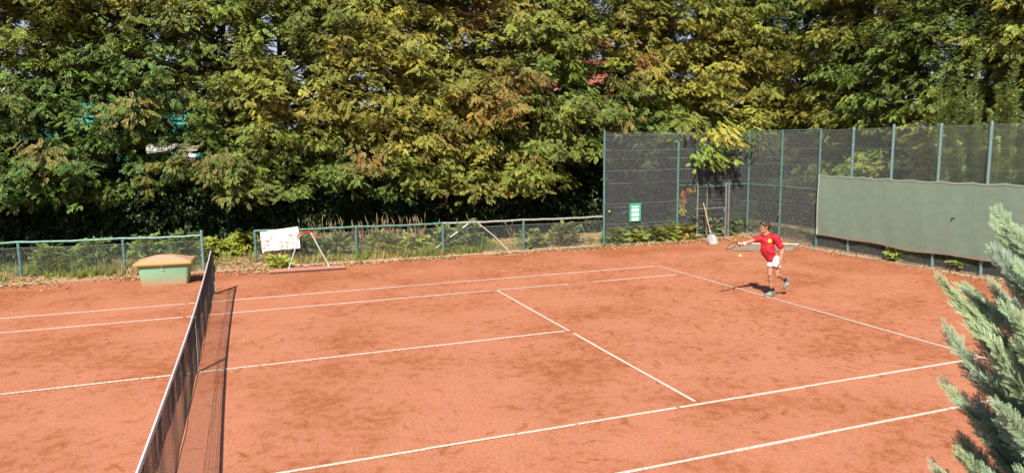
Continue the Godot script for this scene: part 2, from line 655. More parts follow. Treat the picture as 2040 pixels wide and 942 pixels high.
func net() -> void:
	var black := stuff(0.018, 0.018, 0.02, 0.8, 0.0, 0.2, 0.1)
	var n := thing("tennis_net", "black tennis net with white top band sagging across the court", "net")
	var top := func(z: float) -> float: return 0.925 + 0.15 * pow(absf(z) / 6.3, 1.6)
	var foot := func(z: float) -> float: return 0.03 + 0.015 * sin(z * 3.0)
	var band := Shape.new()
	var zs := []
	for i in 65: zs.append(-6.32 + 12.64 * i / 64.0)
	for i in 64:
		var a := Vector3(0, top.call(zs[i]), zs[i])
		var b := Vector3(0, top.call(zs[i + 1]), zs[i + 1])
		for s in [-1.0, 1.0]:
			var h0 := Vector3(0.008 * s, 0, 0)
			var dn := Vector3(0.013 * s, -0.042, 0)
			if s > 0: band.quad(b + dn, a + dn, a + h0, b + h0)
			else: band.quad(a + dn, b + dn, b + h0, a + h0)
		band.quad(a + Vector3(-0.008, 0, 0), a + Vector3(0.008, 0, 0), b + Vector3(0.008, 0, 0), b + Vector3(-0.008, 0, 0))
	part("top_band", band.mesh(), stuff(0.68, 0.67, 0.66, 0.8, 0.0, 0.35, 0.25), n)
	# cords; the upper third is double and so reads denser
	var cords := Shape.new()
	var push := func(z: float, y: float) -> float: return 0.012 * sin(z * 1.1) * sin(y * 3.0) + 0.004 * sin(z * 5.3 + 1.0)
	var count := 281
	for i in count:
		var z := -6.3 + 12.6 * i / (count - 1.0) + rnd(-0.006, 0.006)
		var t: float = top.call(z) - 0.04
		var b: float = foot.call(z)
		var pts := []
		for q in 4:
			var y := lerpf(b, t, q / 3.0)
			pts.append(Vector3(push.call(z, y), y, z + 0.006 * sin(y * 9.0 + z)))
		cords.tube(pts, [0.0019], 3, false)
	var rows := []
	for i in 20: rows.append([i / 20.0, 0.0])
	for i in 8: rows.append([(12.5 + i + rnd(-0.2, 0.2)) / 20.0, 0.012])
	for r in rows:
		var pts := []
		for i in 49:
			var z := -6.3 + 12.6 * i / 48.0
			var y: float = lerpf(foot.call(z), top.call(z) - 0.04, r[0])
			pts.append(Vector3(push.call(z, y) + r[1], y, z))
		cords.tube(pts, [0.0019], 3, false)
	for i in 280:
		var z := -6.28 + 12.56 * i / 279.0 + rnd(-0.009, 0.009)
		var t: float = top.call(z) - 0.04
		var pts := []
		for q in 2:
			var y := t - 0.36 * q
			pts.append(Vector3(push.call(z, y) + 0.012, y, z))
		cords.tube(pts, [0.0019], 3, false)
	part("net_cords", cords.mesh(), black, n).set_meta("kind", "stuff")
	var hem := Shape.new()
	var hp := []
	for i in 49:
		var z := -6.3 + 12.6 * i / 48.0
		hp.append(Vector3(push.call(z, 0.03), foot.call(z), z))
	hem.tube(hp, [0.006], 5)
	part("bottom_cord", hem.mesh(), black, n)
	var strap := Shape.new()
	strap.bar(Vector3(0.024, 0.0, 0.0), Vector3(0.03, 0.90, 0.0), 0.05, 0.004, 0.0, Vector3.RIGHT)
	strap.bar(Vector3(-0.024, 0.0, 0.0), Vector3(-0.024, 0.92, 0.0), 0.05, 0.004, 0.0, Vector3.RIGHT)
	part("centre_strap", strap.mesh(), stuff(0.62, 0.60, 0.56, 0.8, 0.0, 0.3, 0.1), n)
	var anchor := Shape.new()
	anchor.bar(Vector3(-0.03, 0.02, 0), Vector3(0.03, 0.02, 0), 0.06, 0.03, 0.004)
	part("strap_anchor", anchor.mesh(), stuff(0.25, 0.25, 0.25, 0.5, 0.6, 0.2, 0.1), n)
	for side in [-1.0, 1.0]:
		var p := thing("net_post", "dark green steel net post with crank at the far end of the net" if side < 0 else "dark green steel net post at the near end of the net", "post", Vector3(0, 0, 6.42 * side), "net posts")
		var pm := stuff(0.03, 0.06, 0.05, 0.45, 0.2, 0.3, 0.2)
		var s := Shape.new()
		s.tube([Vector3(0, -0.1, 0), Vector3(0, 1.09, 0)], [0.042], 14)
		part("pole", s.mesh(), pm, p)
		s = Shape.new()
		s.tube([Vector3(0, 1.09, 0), Vector3(0, 1.105, 0)], [0.05, 0.04], 14)
		part("cap", s.mesh(), pm, p)
		s = Shape.new()
		s.tube([Vector3(0, 1.06, -0.10 * side), Vector3(0, 1.07, 0.0)], [0.006], 6)
		part("net_cable", s.mesh(), black, p)
		s = Shape.new()
		s.box(Transform3D(Basis(), Vector3(0.05, 0.62, -0.02 * side)), Vector3(0.05, 0.16, 0.06), 0.006)
		part("winch", s.mesh(), pm, p)
		s = Shape.new()
		s.tube([Vector3(0.075, 0.62, -0.02 * side), Vector3(0.10, 0.62, -0.02 * side), Vector3(0.105, 0.52, 0.02 * side), Vector3(0.16, 0.52, 0.02 * side)], [0.009], 6)
		part("crank", s.mesh(), stuff(0.35, 0.35, 0.34, 0.4, 0.7, 0.2, 0.1), p)
		if side < 0:
			s = Shape.new()
			s.box(Transform3D(Basis(), Vector3(0.045, 0.20, 0.10)), Vector3(0.02, 0.26, 0.09), 0.004)
			part("ground_plate", s.mesh(), stuff(0.55, 0.50, 0.45, 0.6, 0.3, 0.3, 0.1), p)
			s = Shape.new()
			s.tube([Vector3(0, 1.04, 0.08), Vector3(0.03, 0.72, 0.10), Vector3(0.045, 0.45, 0.10), Vector3(0.045, 0.33, 0.10)], [0.008], 5)
			part("lacing_cord", s.mesh(), black, p)

# ---------------------------------------------------------------- fences

const CELL := 0.0355

# one bent wire of chain link, standing upright, one half cell wide
func zigzag(height: float, wire: float) -> ArrayMesh:
	var s := Shape.new()
	var count := int(height / CELL)
	var pts := []
	for i in count + 1:
		pts.append(Vector3(CELL * 0.53 * (1.0 if i % 2 else -1.0), i * CELL, 0.0022 * (1.0 if i % 4 < 2 else -1.0)))
	s.tube(pts, [wire], 3, false)
	return s.mesh()

func chain(parent: Node, a: Vector3, b: Vector3, m: ArrayMesh, mat: Material, bulge := 0.0) -> void:
	var d := b - a
	d.y = 0.0
	var count := int(d.length() / CELL)
	d = d.normalized()
	var side := d.cross(Vector3.UP)
	var places := []
	for i in count:
		var t := (i + 0.5) / count
		var p := a.lerp(b, t) + side * bulge * sin(PI * t)
		var x := d if i % 2 == 0 else -d
		places.append(Transform3D(Basis(x, Vector3.UP, x.cross(Vector3.UP)), p))
	many("chain_link_mesh", m, mat, places, [], parent)

func fences() -> void:
	var green := stuff(0.11, 0.235, 0.225, 0.45, 0.1, 0.4, 0.6)
	var pale := stuff(0.19, 0.33, 0.34, 0.5, 0.2, 0.4, 0.5)
	var wire := stuff(0.37, 0.43, 0.42, 0.5, 0.0, 0.0)
	var rail_green := stuff(0.12, 0.27, 0.24, 0.4, 0.1, 0.4, 0.9)
	var rail_worn := stuff(0.50, 0.55, 0.53, 0.38, 0.35, 0.45, 0.5)
	# low fences
	var low := zigzag(0.84, 0.0024)
	var sets := [
		["low green pipe fence left of the net behind the storage bin", [Vector3(-11.0, 0, -11.05), Vector3(-7.75, 0, -10.8), Vector3(-4.96, 0, -10.52), Vector3(-2.42, 0, -10.2), Vector3(-0.40, 0, -10.0)]],
		["low pipe fence in the middle with white banner and weeds behind", [Vector3(1.03, 0, -10.5), Vector3(3.99, 0, -10.3), Vector3(6.72, 0, -10.08), Vector3(9.45, 0, -9.9), Vector3(12.33, 0, -9.76)]],
	]
	for k in 2:
		var f := thing("low_fence", sets[k][0], "fence", Vector3.ZERO, "low fences along the far side")
		var ps: Array = sets[k][1]
		for i in ps.size():
			if k == 1 and i == 4: continue
			var p: Vector3 = ps[i]
			var tall := 1.03
			if k == 0 and i == 4: tall = 1.16
			var s := Shape.new()
			s.tube([p + Vector3(0, -0.1, 0), p + Vector3(0, tall, 0)], [0.041], 10)
			part("post", s.mesh(), pale if k == 0 and i == 4 else green, f)
			if i == 0 or tall > 1.1:
				s = Shape.new()
				s.ball(p + Vector3(0, tall, 0), Vector3(0.042, 0.03, 0.042), Basis(), 10, 6)
				part("post_cap", s.mesh(), pale, f)
		for i in ps.size() - 1:
			var a: Vector3 = ps[i] + Vector3.UP * 1.035
			var b: Vector3 = ps[i + 1] + Vector3.UP * 1.035
			var s := Shape.new()
			var pts := []
			for q in 9: pts.append(a.lerp(b, q / 8.0) + Vector3.UP * (-0.018 * sin(PI * q / 8.0) + 0.006 * sin(q * 2.4 + i)))
			s.tube(pts, [0.034], 10)
			part("top_rail", s.mesh(), rail_worn if k == 1 and i >= 2 else (pale if k == 0 and i == 3 else rail_green), f)
			chain(f, ps[i] + Vector3(0, 0.04, 0), ps[i + 1] + Vector3(0, 0.04, 0), low, wire, 0.03)
			for y in [0.05, 0.88]:
				s = Shape.new()
				s.tube([ps[i] + Vector3(0, y, 0.003), ps[i].lerp(ps[i + 1], 0.5) + Vector3(0, y - 0.015, 0.003), ps[i + 1] + Vector3(0, y, 0.003)], [0.003], 4)
				part("tension_wire", s.mesh(), wire, f)
	# tall fences
	var high := zigzag(3.86, 0.0024)
	var far := [Vector3(12.39, 0, -9.75), Vector3(15.46, 0, -9.88), Vector3(18.68, 0, -10.0)]
	var back := [Vector3(18.68, 0, -10.0), Vector3(18.66, 0, -8.25), Vector3(18.55, 0, -6.38), Vector3(18.56, 0, -5.06), Vector3(18.56, 0, -3.62), Vector3(18.56, 0, -2.13), Vector3(18.56, 0, -0.75), Vector3(18.56, 0, 0.75), Vector3(18.56, 0, 2.3), Vector3(18.56, 0, 3.9)]
	for k in 2:
		var ps: Array = far if k == 0 else back
		var f := thing("tall_fence", ["tall chain link fence with gate at the far side of the court", "tall chain link fence behind the baseline carrying the green windscreen"][k], "fence", Vector3.ZERO, "tall chain link fences")
		for i in ps.size():
			if k == 1 and i == 0: continue
			var p: Vector3 = ps[i]
			var s := Shape.new()
			s.tube([p + Vector3(0, -0.2, 0), p + Vector3(0, 3.94 + rnd(0, 0.06), 0)], [0.044 if k == 1 else 0.040], 12)
			part("post", s.mesh(), pale if k == 1 and i > 2 else green, f)
		for i in ps.size() - 1:
			var a: Vector3 = ps[i]
			var b: Vector3 = ps[i + 1]
			if k == 0 and i == 1:
				# two panels beside the gate and one above it
				var g0 := a.lerp(b, 0.25)
				var g1 := a.lerp(b, 0.69)
				chain(f, a + Vector3.UP * 0.04, g0 + Vector3.UP * 0.04, high, wire)
				chain(f, g1 + Vector3.UP * 0.04, b + Vector3.UP * 0.04, high, wire)
				chain(f, g0 + Vector3.UP * 2.02, g1 + Vector3.UP * 2.02, zigzag(1.9, 0.0024), wire)
				var s := Shape.new()
				s.tube([a + Vector3.UP * 2.0, b + Vector3.UP * 1.97], [0.021], 8)
				part("cross_rail", s.mesh(), rail_green, f)
			else:
				chain(f, a + Vector3.UP * 0.04, b + Vector3.UP * 0.04, high, wire, 0.03 if k == 1 else 0.015)
			if k == 1 and i <= 1:
				var s := Shape.new()
				s.tube([a + Vector3.UP * 1.97, b + Vector3.UP * 1.97], [0.021], 8)
				part("cross_rail", s.mesh(), rail_green, f)
				s = Shape.new()
				s.tube([a + Vector3.UP * 3.92, b + Vector3.UP * 3.92], [0.018], 8)
				part("top_rail", s.mesh(), rail_green, f)
			for y in ([0.06, 0.75, 1.45, 2.6, 3.3, 3.9] if k == 0 else [0.06, 0.55, 2.75, 3.3, 3.9]):
				if k == 0 and i == 1 and y < 2.0: continue
				var s := Shape.new()
				s.tube([a + Vector3(0, y, 0.004), a.lerp(b, 0.5) + Vector3(0, y - 0.012, 0.004), b + Vector3(0, y, 0.004)], [0.0028], 4)
				part("tension_wire", s.mesh(), wire, f)
	# dark netting tied behind the mesh round the gate corner
	var net_stuff := StandardMaterial3D.new()
	net_stuff.albedo_color = Color(lin(0.013, 0.015, 0.026), 0.62)
	net_stuff.transparency = BaseMaterial3D.TRANSPARENCY_ALPHA
	net_stuff.roughness = 0.95
	var lining := thing("shade_net", "dark navy shade netting lining the tall fence round the gate corner", "netting")
	var runs := [[far[0], far[1]], [far[1], far[2]], [back[0], back[1]], [back[1], back[2]]]
	for r in runs:
		var s := Shape.new()
		var out: Vector3 = (r[1] - r[0]).normalized().cross(Vector3.UP) * -0.035
		s.sheet(24, 14, func(u: float, v: float) -> Vector3:
			var p: Vector3 = r[0].lerp(r[1], 0.012 + 0.976 * u)
			return p + out * (1.0 + 0.35 * wave.get_noise_2d(p.x * 60.0 + p.z * 60.0, v * 90.0)) + Vector3.UP * (lerpf(0.62, 3.82, v) - 0.02 * sin(PI * 4.0 * u) * v))
		part("net_panel", s.mesh(), net_stuff, lining)
		for y in [0.62, 1.33, 2.16, 3.0, 3.82]:
			s = Shape.new()
			s.tube([r[0].lerp(r[1], 0.012) + out * 1.1 + Vector3.UP * y, r[0].lerp(r[1], 0.5) + out * 1.1 + Vector3.UP * (y - 0.012), r[0].lerp(r[1], 0.988) + out * 1.1 + Vector3.UP * y], [0.004], 4)
			part("net_cord", s.mesh(), wire, lining)
	# gate in the far fence
	var g := thing("fence_gate", "grey steel mesh gate in the tall fence beside the leaning shovel", "gate")
	var steel := stuff(0.33, 0.34, 0.36, 0.45, 0.35, 0.35, 0.3)
	var l := Vector3(16.32, 0, -9.915)
	var r := Vector3(17.62, 0, -9.965)
	for p in [l, r, r + Vector3(0.13, 0, -0.005)]:
		var s := Shape.new()
		s.bar(p + Vector3(0, 0.0, 0.03), p + Vector3(0, 2.08, 0.03), 0.05, 0.05, 0.006)
		part("gate_post" if p != l else "gate_stile", s.mesh(), steel, g)
	for y in [0.14, 1.12, 1.93]:
		var s := Shape.new()
		s.bar(l + Vector3(0.03, y, 0.03), r + Vector3(-0.03, y, 0.03), 0.035, 0.035, 0.004)
		part("gate_rail", s.mesh(), steel, g)
	var mid := l.lerp(r, 0.33)
	var ms := Shape.new()
	ms.bar(mid + Vector3(0, 0.15, 0.03), mid + Vector3(0, 2.16, 0.03), 0.03, 0.03, 0.004)
	part("gate_stile", ms.mesh(), steel, g)
	var bars := Shape.new()
	for i in 24:
		var p := l.lerp(r, (i + 0.7) / 24.5)
		bars.tube([p + Vector3(0, 0.16, 0.03), p + Vector3(0, 1.92, 0.03)], [0.0035], 4, false)
	for i in 9:
		bars.tube([l + Vector3(0.03, 0.3 + i * 0.19, 0.026), r + Vector3(-0.03, 0.3 + i * 0.19, 0.026)], [0.0035], 4, false)
	part("gate_bars", bars.mesh(), steel, g).set_meta("kind", "stuff")
	var lock := Shape.new()
	lock.box(Transform3D(Basis(), r + Vector3(-0.06, 1.0, 0.05)), Vector3(0.07, 0.16, 0.05), 0.008)
	part("lock_case", lock.mesh(), steel, g)
	lock = Shape.new()
	lock.tube([r + Vector3(-0.06, 1.04, 0.08), r + Vector3(-0.06, 1.04, 0.11), r + Vector3(-0.17, 1.04, 0.11)], [0.009], 6)
	part("handle", lock.mesh(), steel, g)

# ---------------------------------------------------------------- windscreen

func windscreen() -> void:
	var t := thing("windscreen", "grey green fabric windscreen tied to the fence behind the baseline", "windscreen")
	var s := Shape.new()
	var z0 := -6.28
	var z1 := 3.9
	var cloth := func(u: float, v: float) -> Vector3:
		var z := lerpf(z1, z0, u)
		var tie := fmod(z - z0, 0.86) / 0.86
		var sag := 0.035 * sin(PI * tie) * v
		var low := 0.03 * sin((z - z0) * 1.3) + 0.02 * sin((z - z0) * 2.9 + 1.0)
		var y := lerpf(0.46 + low + 0.03 * u, 2.42 - sag + 0.015 * sin(z * 0.7), v)
		var x := 18.475 - 0.030 * sin(v * PI) * (0.6 + 0.4 * sin(z * 1.7)) - 0.004 * sin(z * 7.3 + v * 2.0) * (1.0 - v * 0.5) + 0.004 * wave.get_noise_2d(z * 90.0, y * 60.0)
		return Vector3(x, y, z)
	s.sheet(200, 24, cloth)
	var m := StandardMaterial3D.new()
	m.albedo_texture = noise_map(512, 6, 0.012, func(x: float) -> Color: return lin(0.160 + 0.035 * x, 0.240 + 0.04 * x, 0.185 + 0.036 * x))
	m.uv1_scale = Vector3(4, 1, 1)
	m.roughness = 0.85
	m.rim_enabled = true
	m.rim = 0.2
	m.backlight_enabled = true
	m.backlight = Color(0.2, 0.22, 0.2)
	part("screen_fabric", s.mesh(), m, t)
	var edge := stuff(0.34, 0.40, 0.35, 0.8, 0.0, 0.3, 0.3)
	var dust := stuff(0.30, 0.28, 0.22, 0.9, 0.0, 0.4, 0.2)
	for k in 2:
		var pts := []
		for i in 121:
			var p: Vector3 = cloth.call(i / 120.0, 1.0 if k == 0 else 0.0)
			pts.append(p + Vector3(-0.006, 0, 0))
		s = Shape.new()
		for i in 120: s.bar(pts[i], pts[i + 1], 0.05 if k == 0 else 0.09, 0.006, 0.0, Vector3.RIGHT)
		part("top_hem" if k == 0 else "bottom_hem", s.mesh(), edge if k == 0 else dust, t)
	s = Shape.new()
	for j in 12: s.bar(cloth.call(1.0, j / 12.0) + Vector3(-0.008, 0, 0), cloth.call(1.0, (j + 1) / 12.0) + Vector3(-0.008, 0, 0), 0.035, 0.006, 0.0, Vector3.RIGHT)
	part("side_hem", s.mesh(), stuff(0.45, 0.52, 0.48, 0.8, 0.0, 0.2, 0.3), t)
	s = Shape.new()
	s.box(Transform3D(Basis(), Vector3(18.46, 0.58, -6.27)), Vector3(0.012, 0.2, 0.03), 0.003)
	part("corner_tab", s.mesh(), stuff(0.75, 0.75, 0.72, 0.7, 0.0, 0.1, 0.1), t)
	for i in 11:
		s = Shape.new()
		var z := z0 + 0.86 * i + 0.02
		if z > z1: continue
		s.tube([Vector3(18.465, 2.40, z), Vector3(18.50, 2.47, z + 0.01), Vector3(18.53, 2.43, z)], [0.005], 5)
		part("tie", s.mesh(), edge, t)
	for i in 7:
		s = Shape.new()
		var u := 0.055 + i * 0.142
		for j in 14: s.bar(cloth.call(u, j / 14.0) + Vector3(-0.003, 0, 0), cloth.call(u, (j + 1) / 14.0) + Vector3(-0.003, 0, 0), 0.018, 0.004, 0.0, Vector3.RIGHT)
		part("seam", s.mesh(), m, t)
	# a ragged hole with a dark flap
	s = Shape.new()
	var hc := Vector3(18.43, 1.44, -1.53)
	s.quad(hc + Vector3(0, -0.03, -0.03), hc + Vector3(0, -0.025, 0.02), hc + Vector3(-0.012, 0.025, 0.03), hc + Vector3(-0.004, 0.03, -0.025))
	s.quad(hc + Vector3(0, 0.005, 0.02), hc + Vector3(0, 0.0, 0.09), hc + Vector3(-0.01, 0.02, 0.10), hc + Vector3(-0.004, 0.02, 0.03))
	s.tri(hc + Vector3(0, -0.03, -0.02), hc + Vector3(0, -0.075, -0.055), hc + Vector3(-0.008, -0.01, -0.035))
	part("torn_patch", s.mesh(), stuff(0.012, 0.012, 0.012, 0.9, 0.0, 0.0), t)
# ---------------------------------------------------------------- things on and beside the court

func bin() -> void:
	var t := thing("storage_bin", "mint green grit bin with clay dusted orange hipped lid", "bin", Vector3(-1.22, 0, -8.48))
	t.rotation.y = -0.05
	var green := StandardMaterial3D.new()
	green.roughness = 0.55
	# clay splash rising from the ground as a stain of its own
	var im := Image.create(64, 64, false, Image.FORMAT_RGB8)
	for y in 64:
		for x in 64:
			var h := 1.0 - y / 63.0
			var k := clampf(1.12 - h * 2.0 + 0.22 * wave.get_noise_2d(x * 5.0, y * 3.0), 0.0, 1.0) * 0.85
			im.set_pixel(x, y, lin(lerpf(0.20, 0.38, k), lerpf(0.40, 0.22, k), lerpf(0.26, 0.14, k)))
	green.albedo_texture = ImageTexture.create_from_image(im)
	var s := Shape.new()
	var rings := []
	for j in 6:
		var y := 0.54 * j / 5.0
		var w := lerpf(0.545, 0.60, j / 5.0)
		var d := lerpf(0.33, 0.375, j / 5.0)
		var ring := []
		for q in [[1, 1], [-1, 1], [-1, -1], [1, -1]]:
			for e in 4:
				var a: float = (atan2(q[1], q[0]) - PI / 4) + PI / 2 * e / 3.0
				ring.append(Vector3(q[0] * (w - 0.06) + cos(a) * 0.06, y, q[1] * (d - 0.06) + sin(a) * 0.06))
		rings.append(ring)
	for j in 5:
		for i in 16:
			var a: Vector3 = rings[j][i]
			var b: Vector3 = rings[j][(i + 1) % 16]
			var f := s.v.size()
			s.quad(b, a, rings[j + 1][i], rings[j + 1][(i + 1) % 16])
			for e in 4: s.uv[f + e] = Vector2((s.v[f + e].x + s.v[f + e].z) * 0.7, 1.0 - s.v[f + e].y / 0.54)
	s.smooth(0, 0)
	for k in s.n.size():
		var q := s.v[k]
		s.n[k] = (Vector3(clampf(q.x, -0.5, 0.5), q.y, clampf(q.z, -0.28, 0.28)) * -1.0 + q + Vector3(0, -0.004, 0)).normalized()
	part("bin_body", s.mesh(), green, t)
	var lidm := StandardMaterial3D.new()
	lidm.roughness = 0.6
	lidm.albedo_texture = noise_map(128, 5, 0.03, func(x: float) -> Color: return lin(lerpf(0.45, 0.42, x), lerpf(0.30, 0.23, x), lerpf(0.18, 0.16, x)))
	lidm.uv1_triplanar = true
	lidm.uv1_scale = Vector3.ONE * 1.4
	var rim := stuff(0.55, 0.33, 0.09, 0.5, 0.0, 0.25, 0.3)
	s = Shape.new()
	s.box(Transform3D(Basis(), Vector3(0, 0.565, 0)), Vector3(1.36, 0.075, 0.90), 0.016)
	part("lid_rim", s.mesh(), rim, t)
	s = Shape.new()
	var lo := [Vector3(-0.665, 0.604, 0.435), Vector3(0.665, 0.604, 0.435), Vector3(0.665, 0.604, -0.435), Vector3(-0.665, 0.604, -0.435)]
	var hi := [Vector3(-0.20, 0.745, 0.09), Vector3(0.20, 0.745, 0.09), Vector3(0.20, 0.745, -0.09), Vector3(-0.20, 0.745, -0.09)]
	for i in 4: s.quad(lo[i], lo[(i + 1) % 4], hi[(i + 1) % 4], hi[i])
	s.quad(hi[0], hi[1], hi[2], hi[3])
	part("lid", s.mesh(), lidm, t)
	s = Shape.new()
	s.tube([Vector3(-0.03, 0.53, 0.452), Vector3(-0.02, 0.47, 0.40), Vector3(-0.05, 0.43, 0.40), Vector3(-0.01, 0.40, 0.395), Vector3(0.01, 0.43, 0.40)], [0.006], 5)
	part("latch_cord", s.mesh(), stuff(0.6, 0.6, 0.55, 0.7, 0.0, 0.0), t)
	for x in [-0.35, 0.35]:
		s = Shape.new()
		s.box(Transform3D(Basis(), Vector3(x, 0.57, -0.46)), Vector3(0.12, 0.09, 0.03), 0.005)
		part("hinge", s.mesh(), rim, t)

func drag_brush() -> void:
	var t := thing("court_scraper", "court scraper with long clay coloured board and red topped A frame handle", "court scraper")
	var wood := stuff(0.44, 0.20, 0.14, 0.85, 0.0, 0.4, 0.3, 0.2)
	var alu := stuff(0.66, 0.66, 0.65, 0.35, 0.45, 0.2, 0.2)
	var red := stuff(0.62, 0.035, 0.025, 0.5, 0.0, 0.2, 0.2)
	var a := Vector3(1.33, 0.07, -8.72)
	var b := Vector3(3.43, 0.07, -8.66)
	var s := Shape.new()
	s.box(Transform3D(Basis(Vector3.UP, -0.03) * Basis(Vector3.RIGHT, 0.35), (a + b) * 0.5 + Vector3(0, 0.0, -0.05)), Vector3(2.1, 0.035, 0.16), 0.006)
	part("scraper_board", s.mesh(), wood, t)
	s = Shape.new()
	s.box(Transform3D(Basis(Vector3.UP, -0.03), (a + b) * 0.5 + Vector3(0, -0.048, 0.02)), Vector3(2.04, 0.05, 0.012), 0.002)
	part("scraper_blade", s.mesh(), stuff(0.10, 0.06, 0.05, 0.7, 0.2, 0.3, 0.2), t)
	var legs := [[Vector3(1.86, 0.09, -8.76), Vector3(2.30, 0.90, -10.12)], [Vector3(2.98, 0.09, -8.74), Vector3(2.62, 0.93, -10.15)]]
	for l in legs:
		s = Shape.new()
		s.tube([l[0], l[1]], [0.021], 10)
		part("leg", s.mesh(), alu, t)
		s = Shape.new()
		s.tube([l[0] + Vector3(0, -0.03, 0.01), l[0].lerp(l[1], 0.06)], [0.03], 10)
		part("socket", s.mesh(), alu, t)
	s = Shape.new()
	s.tube([Vector3(2.22, 0.80, -9.98), Vector3(2.25, 0.90, -10.11), Vector3(2.34, 0.945, -10.14), Vector3(2.56, 0.965, -10.16), Vector3(2.64, 0.94, -10.16)], [0.026], 10)
	part("handle", s.mesh(), red, t)
	s = Shape.new()
	s.tube([Vector3(2.64, 0.945, -10.16), Vector3(2.72, 0.86, -10.08), Vector3(2.73, 0.76, -10.0)], [0.02], 8)
	part("grip_strap", s.mesh(), red, t)

func banner() -> void:
	var t := thing("white_banner", "weathered white banner hanging over the low fence beside the scraper", "banner")
	var im := Image.create(160, 96, false, Image.FORMAT_RGB8)
	var f := FastNoiseLite.new()
	f.seed = 5
	f.frequency = 0.06
	f.fractal_octaves = 4
	for y in 96:
		for x in 160:
			var q := f.get_noise_2d(x, y)
			var d := 1.0 if q > 0.10 and y > 26 and x < 140 else 0.0
			if y > 22 and y < 26: d = 0.35
			var k := lerpf(0.78, 0.36, d * clampf((q - 0.10) * 9.0, 0.0, 1.0))
			im.set_pixel(x, y, lin(k, k, k * 0.97))
	var m := StandardMaterial3D.new()
	m.albedo_texture = ImageTexture.create_from_image(im)
	m.roughness = 0.7
	var s := Shape.new()
	s.sheet(24, 14, func(u: float, v: float) -> Vector3:
		var top := lerpf(1.0, 1.12, u)
		var bot := lerpf(0.42, 0.47, u) - (0.05 if u < 0.08 else 0.0)
		var y := lerpf(top, bot, v)
		var z := -10.40 + 0.025 * sin(u * 11.0 + v * 3.0) + 0.02 * v
		if y > 1.02: z = -10.46
		return Vector3(lerpf(1.18, 2.27, u) + 0.03 * v, y, z + u * 0.10))
	part("banner_sheet", s.mesh(), m, t)
	for p in [Vector3(1.22, 0.99, -10.42), Vector3(2.24, 1.03, -10.34)]:
		s = Shape.new()
		s.tube([p, p + Vector3(-0.03, 0.06, -0.03), p + Vector3(-0.06, 0.03, -0.06)], [0.005], 5)
		part("tie", s.mesh(), stuff(0.5, 0.5, 0.48, 0.8, 0.0, 0.0), t)

